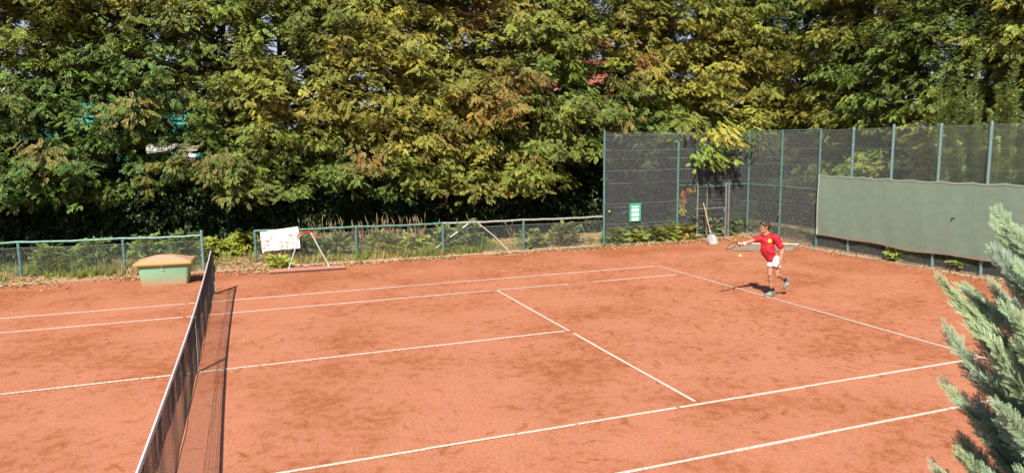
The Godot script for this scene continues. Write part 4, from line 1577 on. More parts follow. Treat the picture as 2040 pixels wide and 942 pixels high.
# a bough: a drooping, layered fan of twigs on its limb
func add_bough(cr: Crown, limbs: Shape, o: Vector3, dir: Vector3, long: float, rise: float, fall: float, n: int, tint: Color, size := 1.0, gaps := []) -> void:
	var side := dir.cross(Vector3.UP).normalized()
	var wide := long * rnd(0.35, 0.60)
	var fans := maxi(4, int(n / 9.0))
	for e in fans:
		var t := 1.0 - pow(rng.randf(), 1.3) * 0.85
		var u := rnd(-1.0, 1.0)
		var w := wide * (0.35 + 0.65 * sin(PI * minf(t * 0.6 + 0.2, 1.0)))
		var c := o + dir * long * t + side * u * w + Vector3.UP * (rise * t - fall * t * t - 0.2 * w * u * u + rng.randfn(0, 0.12))
		var skip := false
		for g in gaps:
			var q: Vector3 = c - g[0]
			if (q - g[1] * q.dot(g[1])).length() < g[2] * rnd(0.75, 1.2): skip = true
		if skip: continue
		var away := dir.rotated(Vector3.UP, -u * 0.9 + rnd(-1.0, 1.0))
		var pitch := rnd(-0.75, 0.15) - fall * 0.25 * t
		var shade := jitter(tint, 0.30)
		var reach := rnd(0.12, 0.32) * size
		var tip := Vector3.UP + dir * rnd(0.0, 0.9) + Vector3(rnd(-0.4, 0.4), 0, rnd(-0.3, 0.5))
		for i in int(n / fans) + 1:
			var f := away.rotated(Vector3.UP, rnd(-1.7, 1.7))
			var p := c + f * reach * rnd(0.0, 1.0) + Vector3(0, rng.randfn(0, 0.07) + pitch * reach * 0.3, 0)
			var k := rng.randi() % 3
			cr.where[k].append(facing(f + Vector3.UP * (pitch + rnd(-0.45, 0.35)), tip + Vector3(rnd(-0.5, 0.5), 0, rnd(-0.4, 0.4)), size * rnd(0.65, 1.1), p))
			cr.tint[k].append(jitter(shade, 0.20))
	var pts := []
	for i in 5:
		var t := 0.85 * i / 4.0
		pts.append(o + dir * long * t + Vector3.UP * (rise * t - fall * t * t - 0.02))
	if o.length() < 90.0: pts.push_front(Vector3(0, o.y - 0.45, 0))
	limbs.tube(pts, [0.014 + 0.018 * long, 0.010 + 0.016 * long, 0.008 + 0.012 * long, 0.006 + 0.008 * long, 0.012, 0.004], 5, false)

func leave(cr: Crown, called: String, parent: Node, set_ := []) -> void:
	for k in 3:
		if cr.where[k].size() == 0: continue
		many(called, (sprays if set_.is_empty() else set_)[k], leafy, cr.where[k], cr.tint[k], parent)

# holes through the row where the light of the far side shows
func holes() -> Array:
	var out := []
	var eye := Vector3(0.9, 3.4, 11.6)
	for h in [[-2.65, 3.15, -12.0, 0.26], [-2.95, 2.85, -12.0, 0.2], [-1.0, 4.45, -12.0, 0.22], [-0.5, 3.4, -12.0, 0.2], [-1.9, 3.5, -12.0, 0.16], [-0.9, 2.5, -12.0, 0.18], [0.45, 7.0, -12.0, 0.32], [1.95, 6.7, -12.0, 0.34], [2.7, 5.9, -12.0, 0.3], [2.3, 5.2, -12.0, 0.24], [3.1, 5.3, -12.0, 0.2], [0.7, 6.4, -12.0, 0.22], [10.6, 4.4, -12.0, 0.22], [13.2, 6.0, -12.0, 0.28], [12.6, 4.0, -12.0, 0.2], [13.9, 5.4, -12.0, 0.2], [11.6, 5.6, -12.0, 0.22]]:
		var at := Vector3(h[0], h[1], h[2])
		out.append([at, (at - eye).normalized(), h[3] * (1.55 if h[0] < 0.0 else 1.4)])
	return out

func tree(label: String, at: Vector3, height: float, face: float, spread: float, low: float, boughs: int, per: int, gaps: Array, group: String, extra := [], size := 1.0) -> void:
	var t := thing("hornbeam_tree", label, "tree", at, group)
	var trunk := Shape.new()
	var pts := []
	for i in 9:
		var k := i / 8.0
		pts.append(Vector3(0.10 * sin(k * 5.0 + at.x), height * k, 0.10 * cos(k * 4.0 + at.x)))
	trunk.tube(pts, [0.15, 0.125, 0.115, 0.10, 0.085, 0.07, 0.05, 0.035, 0.012], 10)
	part("trunk", trunk.mesh(), bark, t)
	var cr := Crown.new()
	var limbs := Shape.new()
	var local := []
	for g in gaps: local.append([g[0] - at, g[1], g[2]])
	for i in boughs:
		var k := (i + rng.randf()) / boughs
		var y := low + (height - low - 0.3) * pow(k, 1.12)
		var a := face + (rng.randfn(0.0, 0.95) if rng.randf() < 0.82 else rnd(-PI, PI))
		var dir := Vector3(sin(a), 0, cos(a))
		var long := spread * rnd(0.40, 1.12) * (1.0 - 0.45 * pow(y / height, 6.0))
		var o := Vector3(rnd(-0.8, 0.8) * cos(face), y, rnd(-0.15, 0.25)) + Vector3(0, 0, rnd(-0.8, 0.8) * sin(face))
		var mid := at + o + dir * long * 0.8
		add_bough(cr, limbs, o, dir, long, rnd(0.15, 0.60), rnd(0.20, 0.65), int(per * rnd(0.7, 1.3) * (0.5 + 0.5 * long / spread)), leaf_tint(mid) * rnd(0.62, 1.15), size, local)
	for e in extra:
		var to: Vector3 = e[0] - at
		var flat := Vector3(to.x, 0, to.z)
		add_bough(cr, limbs, Vector3(0, to.y + 0.15, 0), flat.normalized(), flat.length(), 0.35, 0.60, e[2] / 2, e[1], 1.0, [])
		for i in e[2]:
			var g := Vector3(rng.randfn(0, 0.34), rng.randfn(0, 0.24), rng.randfn(0, 0.26))
			var q := rng.randi() % 3
			cr.where[q].append(facing(flat.normalized() + Vector3(g.x * 1.6, -0.35 - rnd(0, 0.5), 0), Vector3(0, 1, 0.7) + Vector3(rnd(-0.3, 0.3), 0, 0), rnd(0.75, 1.1), to + g - flat.normalized() * 0.2))
			cr.tint[q].append(jitter(e[1], 0.2))
	part("limbs", limbs.mesh(), bark, t).set_meta("kind", "stuff")
	leave(cr, "crown", t)

func foliage_kinds() -> void:
	sprays = [spray(101, 5, 0.26, 0.080), spray(102, 4, 0.22, 0.086), spray(103, 6, 0.31, 0.076)]
	leafy = tinted(0.48, 0.55)
	leafy.metallic_specular = 0.5
	bark = stuff(0.055, 0.047, 0.038, 0.9, 0.0, 0.5, 0.3, 1.0)

func trees() -> void:
	var gaps := holes()
	rng.seed = 2024
	var G := "hornbeam trees in a row along the far side"
	var hang := [
		[Vector3(17.25, 3.85, -9.35), Color(0.42, 0.40, 0.05), 110], [Vector3(16.55, 3.1, -9.4), Color(0.20, 0.30, 0.03), 100],
		[Vector3(14.8, 2.3, -10.7), Color(0.10, 0.15, 0.03), 60], [Vector3(8.4, 1.95, -11.0), Color(0.20, 0.20, 0.03), 34],
		[Vector3(4.5, 3.0, -11.0), Color(0.24, 0.15, 0.035), 70], [Vector3(10.2, 2.9, -11.0), Color(0.26, 0.23, 0.03), 60],
		[Vector3(0.9, 2.3, -11.0), Color(0.15, 0.17, 0.03), 60], [Vector3(0.4, 3.0, -10.9), Color(0.15, 0.13, 0.03), 80],
		[Vector3(7.0, 3.8, -11.0), Color(0.22, 0.18, 0.03), 60], [Vector3(12.7, 7.1, -11.2), Color(0.24, 0.13, 0.035), 70],
		[Vector3(14.8, 6.6, -11.2), Color(0.26, 0.13, 0.035), 70], [Vector3(13.8, 4.4, -11.0), Color(0.22, 0.17, 0.03), 70],
		[Vector3(19.2, 3.75, -9.6), Color(0.10, 0.14, 0.02), 80], [Vector3(15.9, 4.0, -10.0), Color(0.15, 0.18, 0.025), 60],
		[Vector3(-2.2, 4.6, -11.0), Color(0.19, 0.17, 0.03), 70], [Vector3(-4.4, 3.4, -11.0), Color(0.17, 0.16, 0.03), 80],
	]
	var names := [
		"hornbeam tree beyond the left edge of the storage bin fence",
		"leftmost fully seen hornbeam with broad olive boughs over the left fence",
		"olive and gold hornbeam with gaps showing a white wall behind it",
		"hornbeam directly behind the grit bin with teal cladding glimpsed through it",
		"hornbeam behind the gap in the low fence with blue sky holes in its top",
		"hornbeam behind the white banner and scraper with dark hollow middle",
		"hornbeam with a rust tinted bough hanging above the dry reeds",
		"golden olive hornbeam behind the leaning rake",
		"hornbeam with one low yellow twig hanging down behind the worn fence rail",
		"hornbeam with a bright yellow low bough just left of the tall fence",
		"rust flecked hornbeam above the left end of the tall fence",
		"orange tinged hornbeam above the green notice board",
		"hornbeam whose yellow and green boughs hang over the gate",
		"bright yellow green hornbeam above the corner of the tall fence",
		"hornbeam behind the corner leaning over the back fence top",
		"rearmost hornbeam of the far row seen above the windscreen's left half",
	]
	var xs := [-8.4, -6.1, -4.1, -2.0, 0.1, 2.2, 4.3, 6.4, 8.5, 10.6, 12.6, 14.6, 16.7, 18.8, 21.2, 23.8]
	var mine := []
	for i in xs.size(): mine.append([])
	for h in hang:
		var best := 0
		for i in xs.size():
			if absf(xs[i] - h[0].x) < absf(xs[best] - h[0].x): best = i
		mine[best].append(h)
	for i in xs.size():
		var at := Vector3(xs[i] + rnd(-0.25, 0.25), 0.1, -13.1 + rnd(-0.25, 0.25))
		tree(names[i], at, rnd(12.5, 14.0), 0.0, 2.3, 2.15 if xs[i] < 12.0 else 2.9, 106, 150, gaps, G, mine[i], 0.92)
	G = "hornbeam trees behind the back fence"
	var sideways := [
		"hornbeam behind the back fence nearest the court corner",
		"tall hornbeam behind the left end of the windscreen",
		"brown green hornbeam above the middle of the windscreen",
		"hornbeam behind the hole in the windscreen with rusty outer leaves",
		"hornbeam behind the tall upright shrub shoots at the right edge",
	]
	for i in 5:
		var at := Vector3(21.9 + rnd(-0.3, 0.3), 0.2, -8.6 + i * 2.25 + rnd(-0.3, 0.3))
		tree(sideways[i], at, rnd(11.5, 13.5), -PI * 0.40, 2.3, 1.5, 100, 150, [], G, [], 0.92)
	G = "trees standing in the second row"
	var seen := ["beyond the left edge of the left fence", "over the left end of the left fence", "beside the white wall", "beside the teal cladding", "through the sky holes", "right of the sky holes", "above the dry reeds", "above the leaning rake", "left of the red brick glimpses", "beside the red brick glimpses", "over the gate", "over the fence corner"]
	var rear := [-11.0, -7.0, -3.5, 0.4, 3.4, 7.0, 10.2, 14.0, 17.4, 21.0, 25.0, 29.0]
	for i in rear.size():
		var at := Vector3(rear[i], 0.0, -17.0 + rnd(-0.6, 0.6))
		tree("shaded rear tree behind the far row, glimpsed " + seen[i], at, rnd(9.5, 11.0) if i > 1 and i < 6 else rnd(11.5, 13.5), 0.0, 2.7, 1.2, 84, 70, gaps, G, [], 1.5)
	for i in 4:
		var at := Vector3(25.5 + rnd(-0.6, 0.6), 0.0, -9.0 + i * 3.6)
		tree("shaded rear tree behind the back fence row, glimpsed " + ["over the court corner", "over the left end of the windscreen", "over the middle of the windscreen", "at the right edge of the view"][i], at, rnd(11.5, 13.0), -PI * 0.4, 2.7, 1.2, 84, 70, [], "trees standing behind the back fence row", [], 1.5)

# the dim clipped growth under the crowns
func hedge() -> void:
	rng.seed = 5150
	for k in 2:
		var t := thing("dark_hedge", ["dense dark hedge in the shade under the far row of trees", "dense dark hedge in the shade behind the windscreen fence"][k], "hedge", Vector3.ZERO, "dark hedges under the trees")
		var cr := Crown.new()
		var stems := Shape.new()
		var count := 24000 if k == 0 else 9000
		for i in count:
			var x := 0.0
			var y := 3.0 * pow(rng.randf(), 0.85)
			var p := Vector3.ZERO
			if k == 0:
				x = rnd(-11.5, 23.0)
				p = Vector3(x, 0.12 + y, -12.75 - rnd(0.0, 0.9) + 0.35 * wave.get_noise_2d(x * 40.0, y * 50.0))
			else:
				x = rnd(-13.0, 4.0)
				p = Vector3(21.3 + rnd(0.0, 0.9) + 0.35 * wave.get_noise_2d(x * 40.0, y * 50.0), 0.25 + y, x)
			var out := Vector3(rnd(-0.7, 0.7), rnd(-0.5, 0.15), 1.0) if k == 0 else Vector3(-1.0, rnd(-0.5, 0.15), rnd(-0.7, 0.7))
			var q := rng.randi() % 3
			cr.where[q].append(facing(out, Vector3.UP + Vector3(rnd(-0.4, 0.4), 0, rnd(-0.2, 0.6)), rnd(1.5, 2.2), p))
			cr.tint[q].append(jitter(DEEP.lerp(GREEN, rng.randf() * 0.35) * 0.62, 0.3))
		for i in (70 if k == 0 else 30):
			var u := rng.randf()
			var b := Vector3(-11.5 + 34.5 * u, 0.05, -13.3) if k == 0 else Vector3(21.9, 0.2, -13.0 + 17.0 * u)
			stems.tube([b, b + Vector3(rnd(-0.15, 0.15), 1.4, rnd(-0.1, 0.1)), b + Vector3(rnd(-0.4, 0.4), 3.0, rnd(-0.2, 0.2))], [0.035, 0.025, 0.01], 5, false)
		part("stems", stems.mesh(), bark, t)
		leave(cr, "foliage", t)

# ---------------------------------------------------------------- weeds, grass, litter

func blade_tuft(seed_: int, n: int, high: float, wide: float) -> ArrayMesh:
	rng.seed = seed_
	var s := Shape.new()
	for i in n:
		var a := rnd(0, TAU)
		var d := Vector3(cos(a), 0, sin(a))
		var lean := rnd(0.15, 0.9)
		var h := high * rnd(0.55, 1.1)
		var o := d * rnd(0, 0.06)
		var z := d.cross(Vector3.UP) * wide
		var k := 1.0 + rnd(-0.25, 0.25)
		s.col = Color(k, k, k)
		var m := o + Vector3(0, h * 0.6, 0) + d * lean * h * 0.35
		var tip := o + Vector3(0, h, 0) + d * lean * h
		s.quad(o - z * 0.5, o + z * 0.5, m + z * 0.4, m - z * 0.4)
		s.tri(m - z * 0.4, m + z * 0.4, tip)
	return s.mesh()

func weeds() -> void:
	rng.seed = 808
	# grass in three tufts
	var tuft := [blade_tuft(1, 14, 0.27, 0.010), blade_tuft(2, 11, 0.55, 0.010), blade_tuft(3, 9, 0.20, 0.012)]
	rng.seed = 909
	var g := thing("grass", "dry yellowish grass growing along the low fences", "grass")
	g.set_meta("kind", "stuff")
	var places := [[], [], []]
	var tints := [[], [], []]
	for i in 6200:
		var x := rnd(-8.0, 12.4)
		if x > -0.75 and x < 1.3 and rng.randf() < 0.93: continue
		var line := -10.45 + 0.04 * x
		if x < 0.0: line = -10.1 + 0.105 * x
		var z := line + rng.randfn(-0.25, 0.38)
		if z > -9.86: continue
		var dens := 0.55 + 1.5 * wave.get_noise_2d(x * 30.0, z * 40.0)
		if x < -3.6: dens += 0.5
		if x > 9.5: dens -= 0.35
		if rng.randf() > dens: continue
		var k := 0
		if rng.randf() < 0.06: k = 1
		if rng.randf() < 0.40: k = 2
		var tan := clampf(0.45 + 1.6 * wave.get_noise_2d(x * 22.0 + 70.0, z * 30.0), 0, 1)
		if x < -3.6: tan *= 0.4
		places[k].append(Transform3D(Basis(Vector3.UP, rnd(0, TAU)).scaled(Vector3.ONE * rnd(0.7, 1.3)), Vector3(x, earth(x, z) - 0.01, z)))
		tints[k].append(jitter(Color(0.22, 0.27, 0.05).lerp(Color(0.48, 0.37, 0.18), tan), 0.25))
	for i in 1500:
		var z := rnd(-9.5, 1.5)
		var x := 18.9 + absf(rng.randfn(0.0, 0.6))
		if rng.randf() < 0.6: continue
		places[2].append(Transform3D(Basis(Vector3.UP, rnd(0, TAU)), Vector3(x, earth(x, z) - 0.01, z)))
		tints[2].append(jitter(Color(0.11, 0.15, 0.035).lerp(Color(0.30, 0.22, 0.11), rng.randf()), 0.25))
	for k in 3: many("tuft", tuft[k], leafy, places[k], tints[k], g)
	# tall pale reeds standing over the rail
	var reed := Shape.new()
	reed.tube([Vector3.ZERO, Vector3(0.02, 0.6, 0), Vector3(0.06, 1.02, 0.0)], [0.004, 0.003, 0.0025], 4, false)
	reed.tube([Vector3(0.06, 1.0, 0), Vector3(0.075, 1.10, 0.0), Vector3(0.11, 1.22, 0.0)], [0.004, 0.011, 0.002], 5, false)
	reed.quad(Vector3(0.01, 0.3, 0), Vector3(0.02, 0.32, 0.008), Vector3(0.18, 0.62, 0.03), Vector3(0.17, 0.63, 0.02))
	reed.quad(Vector3(0.015, 0.45, 0), Vector3(0.02, 0.47, -0.008), Vector3(-0.14, 0.82, -0.03), Vector3(-0.15, 0.80, -0.02))
	var rp := []
	var rt := []
	for i in 120:
		var x := rng.randfn(4.6, 1.7)
		if x < 2.3 or x > 12.2: continue
		var z := -10.75 + 0.04 * x - absf(rng.randfn(0.0, 0.25))
		rp.append(Transform3D(Basis(Vector3.UP, rnd(0, TAU)).scaled(Vector3(1, rnd(0.72, 1.06), 1) * rnd(0.85, 1.05)) * Basis(Vector3.RIGHT, rnd(-0.12, 0.12)), Vector3(x, earth(x, z), z)))
		rt.append(jitter(Color(0.42, 0.30, 0.17), 0.25))
	var rd := thing("dry_reeds", "tall pale dry grass stalks rising above the low fence rail", "reeds")
	rd.set_meta("kind", "stuff")
	many("stalks", reed.mesh(), leafy, rp, rt, rd)
	# dry leaves swept against the kerb and in the gap
	var lf := Shape.new()
	leaf(lf, Vector3.ZERO, Vector3(1, 0.1, 0), Vector3.UP, 0.075, 0.042, 0.3)
	var lp := []
	var lt := []
	for i in 36000:
		var x := rnd(-9.0, 18.3)
		var z := 0.0
		var band := 0.22
		if x < 2.0: band = 0.38
		if x > 12.0: band = 0.30
		z = -9.62 + absf(rng.randfn(0.0, band)) if rng.randf() < 0.45 else rnd(-11.6, -9.65)
		if x < -0.9 and z > -9.55 and absf(x + 3.3 + rng.randfn(0, 0.6)) > 1.1: continue
		if x > -0.4 and x < 1.05 and rng.randf() < 0.5: z = rnd(-11.9, -8.75)
		if x > 1.0 and x < 3.2 and rng.randf() < 0.25: z = rnd(-10.2, -8.75)
		var clump := 0.55 + wave.get_noise_2d(x * 35.0, z * 25.0) * 1.3
		if rng.randf() > clump * clump * 1.6: continue
		lp.append(Transform3D(Basis.from_euler(Vector3(rnd(-0.5, 0.5), rnd(0, TAU), rnd(-0.5, 0.5))).scaled(Vector3.ONE * rnd(0.6, 1.1)), Vector3(x, earth(x, z) + rnd(0.006, 0.03), z)))
		lt.append(jitter([Color(0.42, 0.27, 0.13), Color(0.50, 0.37, 0.20), Color(0.30, 0.17, 0.08), Color(0.54, 0.42, 0.18), Color(0.18, 0.10, 0.06)][rng.randi() % 5], 0.25))
	for i in 5200:
		var z := rnd(-9.9, 3.0)
		var x := 18.36 + absf(rng.randfn(0.05, 0.6))
		if rng.randf() < 0.12: x = 18.3 - absf(rng.randfn(0, 0.25))
		lp.append(Transform3D(Basis.from_euler(Vector3(rnd(-0.5, 0.5), rnd(0, TAU), rnd(-0.5, 0.5))).scaled(Vector3.ONE * rnd(0.6, 1.1)), Vector3(x, earth(x, z) + rnd(0.006, 0.03), z)))
		lt.append(jitter([Color(0.36, 0.22, 0.12), Color(0.42, 0.28, 0.17), Color(0.22, 0.12, 0.07)][rng.randi() % 3], 0.25))
	for i in 170:
		var x := rnd(-5.0, 18.0)
		var z := -9.4 + absf(rng.randfn(0.0, 2.6))
		lp.append(Transform3D(Basis.from_euler(Vector3(rnd(-0.4, 0.4), rnd(0, TAU), rnd(-0.4, 0.4))).scaled(Vector3.ONE * rnd(0.6, 1.05)), Vector3(x, 0.012, z)))
		lt.append(jitter([Color(0.50, 0.40, 0.16), Color(0.45, 0.30, 0.14), Color(0.12, 0.06, 0.05)][rng.randi() % 3], 0.2))
	var lit := thing("leaf_litter", "dry brown fallen leaves along the kerb and under the fences", "leaf litter")
	lit.set_meta("kind", "stuff")
	many("fallen_leaves", lf.mesh(), leafy, lp, lt, lit)
	var ol := thing("orange_leaf", "curled orange leaf caught on a post of the back fence", "leaf", Vector3(18.58, 1.0, -8.2))
	var os := Shape.new()
	for i in 3: leaf(os, Vector3(0, 0.02 * i, 0.02 * i - 0.03), Vector3(-0.5, -0.3 + 0.3 * i, 0.8), Vector3(-0.6, 0.8, 0.1 * i), 0.10, 0.075, 0.4)
	part("leaf_blades", os.mesh(), stuff(0.55, 0.24, 0.05, 0.6, 0.0, 0.2, 0.05), ol)

	# single plants
	var broad := [spray(301, 4, 0.24, 0.085, 0.75, 0.1), spray(302, 5, 0.30, 0.075, 0.7, 0.1), spray(303, 4, 0.22, 0.095, 0.8, 0.1)]
	var lime := Color(0.30, 0.35, 0.045)
	var mid := Color(0.15, 0.215, 0.045)
	var grey := Color(0.14, 0.20, 0.075)
	var yel := Color(0.32, 0.28, 0.04)
	var rust := Color(0.30, 0.10, 0.05)
	var list := [
		[-4.3, -10.9, 0.75, 0.45, mid, "green bushy weed behind the left fence near its first post"],
		[-3.3, -11.1, 0.85, 0.55, Color(0.12, 0.19, 0.045), "pale green leafy bush behind the left fence mesh"],
		[-1.9, -11.0, 0.85, 0.45, mid, "small bush peeping over the storage bin lid"],
		[-0.9, -10.9, 0.95, 0.45, Color(0.11, 0.16, 0.04), "bush behind the fence right of the bin lid"],
		[-0.1, -11.9, 0.60, 0.50, lime, "lime green low shrub in the fence gap nearest the net post"],
		[0.75, -12.0, 0.70, 0.55, lime, "lime green low shrub in the fence gap beside the banner post"],
		[1.65, -9.75, 0.30, 0.20, lime, "small lime weed at the foot of the scraper"],
		[2.55, -10.9, 0.75, 0.50, Color(0.19, 0.23, 0.04), "yellow green weed right of the white banner"],
		[3.4, -10.9, 0.60, 0.45, mid, "green weed behind the scraper's right leg"],
		[4.9, -10.75, 0.70, 0.45, Color(0.17, 0.21, 0.04), "yellow green weed among the dry reeds"],
		[5.9, -10.7, 0.50, 0.40, lime, "low bright weed left of the third fence post"],
		[6.95, -10.6, 0.75, 0.35, mid, "leafy weed just right of the third fence post"],
		[7.75, -10.6, 0.92, 0.42, grey, "grey green bush behind the crossing rake and silver pole"],
		[9.9, -10.35, 0.55, 0.42, Color(0.14, 0.19, 0.04), "green weed right of the last low fence post"],
		[11.2, -10.4, 0.70, 0.45, Color(0.15, 0.17, 0.05), "speckled weed near the tall fence corner post"],
		[12.9, -10.06, 0.55, 0.35, mid, "dull green plant at the foot of the ball in the mesh"],
		[13.75, -10.06, 0.62, 0.42, lime, "bright lime weed below the green notice board"],
		[14.5, -10.06, 0.50, 0.40, Color(0.17, 0.20, 0.04), "olive weed between the sign and the fence post"],
		[15.15, -10.06, 0.60, 0.42, lime, "lime weed left of the second tall fence post"],
		[15.85, -10.06, 0.55, 0.38, yel, "yellow weed right of the second tall fence post"],
		[16.50, -10.55, 1.35, 0.72, Color(0.20, 0.28, 0.11), "large grey green bush behind the gate and shovel"],
		[17.2, -10.45, 0.95, 0.48, Color(0.18, 0.25, 0.09), "dark leafy bush behind the gate's lock side"],
		[18.05, -10.45, 0.85, 0.45, mid, "green bush behind the corner post left of the player"],
		[18.9, -10.4, 1.05, 0.45, Color(0.18, 0.24, 0.07), "leafy plant at the court corner behind the player's head"],
		[19.15, -4.55, 0.55, 0.30, lime, "lime plant under the left part of the windscreen"],
		[19.0, -2.75, 0.30, 0.22, lime, "tiny green weed under the middle of the windscreen"],
		[18.85, -1.35, 0.36, 0.28, Color(0.20, 0.23, 0.03), "yellow green weed at the fence foot beside the cypress"],
		[18.72, -3.35, 0.30, 0.20, lime, "small weed right of the second post under the windscreen"],
	]
	for e in list:
		var t := thing("weed_shrub", e[5], "shrub", Vector3(e[0], earth(e[0], e[1]), e[1]), "weeds and shrubs along the fences")
		var cr := Crown.new()
		var st := Shape.new()
		var n := int(165.0 * (0.35 + e[2] * e[3] * 2.0))
		for i in 9:
			var a := rnd(0, TAU)
			var r: float = e[3] * rnd(0.2, 0.8)
			var top := Vector3(cos(a) * r, e[2] * rnd(0.6, 0.95), sin(a) * r)
			st.tube([Vector3(cos(a) * 0.03, -0.03, sin(a) * 0.03), top * Vector3(0.45, 0.55, 0.45), top], [0.007, 0.005, 0.002], 4, false)
		for i in n:
			var a := rnd(0, TAU)
			var y := rng.randf()
			var r: float = e[3] * sqrt(rng.randf()) * sqrt(maxf(0.05, 1.0 - pow(y, 2.2)))
			var p := Vector3(cos(a) * r, e[2] * (0.04 + 0.92 * y), sin(a) * r)
			var f := Vector3(cos(a), rnd(-0.3, 0.9), sin(a))
			var k := rng.randi() % 3
			cr.where[k].append(facing(f, Vector3.UP + Vector3(rnd(-0.5, 0.5), 0, rnd(-0.2, 0.8)), rnd(0.6, 1.05), p))
			cr.tint[k].append(jitter(e[4], 0.28))
		part("stems", st.mesh(), bark, t)
		leave(cr, "foliage", t, broad)
	# red creeper on the gate panel
	var v := thing("red_creeper", "rust red creeper climbing the tall fence beside the gate, yellow at its foot", "creeper", Vector3(15.68, 0.1, -9.96))
	var cr := Crown.new()
	var st := Shape.new()
	st.tube([Vector3(0.1, 0, -0.1), Vector3(0.05, 0.7, -0.05), Vector3(0.02, 1.4, 0), Vector3(0.2, 1.85, 0), Vector3(0.5, 1.86, 0)], [0.008, 0.006, 0.005, 0.004, 0.002], 5, false)
	for i in 70:
		var y := rng.randf()
		var p := Vector3(0.04 + rng.randfn(0, 0.07), 0.95 + 0.85 * y, -0.03 + rng.randfn(0, 0.03))
		if i % 5 == 0: p = Vector3(rnd(0.1, 0.55), 1.85 + rng.randfn(0, 0.05), 0)
		var k := rng.randi() % 3
		cr.where[k].append(facing(Vector3(rnd(-0.6, 0.6), -0.7, 0.5), Vector3(0, 0.5, 1), rnd(0.4, 0.65), p))
		cr.tint[k].append(jitter(Color(0.34, 0.30, 0.05).lerp(rust, clampf(y * 2.6 - 0.6, 0, 1)), 0.25))
	part("stems", st.mesh(), bark, v)
	leave(cr, "leaves", v, broad)
	# tall upright shoots at the right edge
	var wand := [spray(401, 3, 0.16, 0.11, 0.36, 0.5), spray(402, 4, 0.20, 0.12, 0.34, 0.5), spray(403, 3, 0.15, 0.10, 0.40, 0.5)]
	rng.seed = 4242
	var where := [[19.3, -2.2, 5.7, "tallest upright shoots of pale green leaves above the windscreen at the right"], [19.25, -1.3, 5.2, "pale green upright shoots at the right edge above the windscreen"], [19.4, -0.45, 5.0, "bushy pale green shoots cut by the right edge of the view"], [20.4, 0.9, 4.6, "pale green shrub outside the right edge behind the windscreen"]]
	for w in where:
		var t := thing("tall_shrub", w[3], "shrub", Vector3(w[0], 0.2, w[1]), "tall pale green shrubs behind the windscreen")
		var crown := Crown.new()
		var stems := Shape.new()
		for i in 15:
			var a := rnd(0, TAU)
			var base := Vector3(cos(a), 0, sin(a)) * rnd(0, 0.35)
			var h: float = w[2] * (1.0 if i == 0 else rnd(0.5, 0.92))
			var top := base * 1.5 + Vector3(rnd(-0.2, 0.2), h, rnd(-0.2, 0.2))
			stems.tube([base, base.lerp(top, 0.5) + Vector3(rnd(-0.08, 0.08), 0, rnd(-0.08, 0.08)), top], [0.022, 0.014, 0.004], 5, false)
			var n := int(h * 28)
			for j in n:
				var k := 0.22 + 0.78 * j / n
				var b := rnd(0, TAU)
				var q := rng.randi() % 3
				crown.where[q].append(facing(Vector3(cos(b), rnd(0.5, 1.3), sin(b)), Vector3(cos(b), 0.4, sin(b)) * -0.6 + Vector3.UP, rnd(0.7, 1.2) * (1.25 - 0.5 * k), base.lerp(top, k)))
				crown.tint[q].append(jitter(Color(0.20, 0.28, 0.075), 0.22))
		part("stems", stems.mesh(), bark, t)
		leave(crown, "foliage", t, wand)

# ---------------------------------------------------------------- the cypress beside the camera

func frond(seed_: int, long: float, pairs: int) -> ArrayMesh:
	rng.seed = seed_
	var s := Shape.new()
	var finger := func(o: Vector3, d: Vector3, l: float, up: Vector3, k: float) -> void:
		var z := d.cross(up).normalized() * 0.0019
		var h := up * 0.0012
		s.col = Color(k * 0.9, k * 0.9, k * 0.9)
		var m := o + d * l * 0.55
		s.quad(o - z * 0.7, m - z, m + h, o + h)
		s.quad(o + h, m + h, m + z, o + z * 0.7)
		s.col = Color(k * 1.12, k * 1.12, k * 1.0)
		s.tri(m - z, o + d * l - up * 0.001, m + h)
		s.tri(m + h, o + d * l - up * 0.001, m + z)
	var twig := func(o: Vector3, d: Vector3, l: float, up: Vector3) -> void:
		var n := maxi(2, int(l / 0.0105))
		var z := d.cross(up).normalized()
		for i in n:
			var t := (i + 0.3) / n
			var p := o + d * l * t
			var k := lerpf(0.80, 1.20, t) * rnd(0.85, 1.15)
			for g in [-1.0, 1.0]:
				finger.call(p, (d * 0.9 + z * g * rnd(0.55, 0.85) + up * rnd(-0.2, 0.25)).normalized(), minf(0.030, l * 0.42) * lerpf(1.1, 0.45, t) + 0.005, up, k)
			finger.call(p, d, l / n * 1.4, up, k)
		finger.call(o + d * l, d, 0.012, up, 1.2)
	s.col = Color(0.6, 0.55, 0.4)
	var axis := []
	for i in 7: axis.append(Vector3(long * i / 6.0, -0.06 * long * pow(i / 6.0, 2.0), 0.012 * sin(i * 1.3)))
	s.tube(axis, [0.0028, 0.0022, 0.0016, 0.001], 4, false)
	for i in pairs:
		var t := (i + 0.5) / pairs
		for g in [-1.0, 1.0]:
			var q: float = t + 0.25 * g / pairs
			var p := Vector3(long * q, -0.06 * long * q * q, 0.012 * sin(q * 7.8))
			var l: float = long * 0.46 * (1.0 - 0.80 * t) * rnd(0.8, 1.15) + 0.016
			var d := Vector3(0.80, rnd(-0.14, 0.14), 0.62 * g).normalized()
			twig.call(p, d, l, Vector3(rnd(-0.2, 0.2), 1.0, rnd(-0.35, 0.35)).normalized())
	twig.call(Vector3(long * 0.93, -0.055 * long, 0), Vector3(1, -0.06, 0).normalized(), 0.05, Vector3.UP)
	return s.mesh()

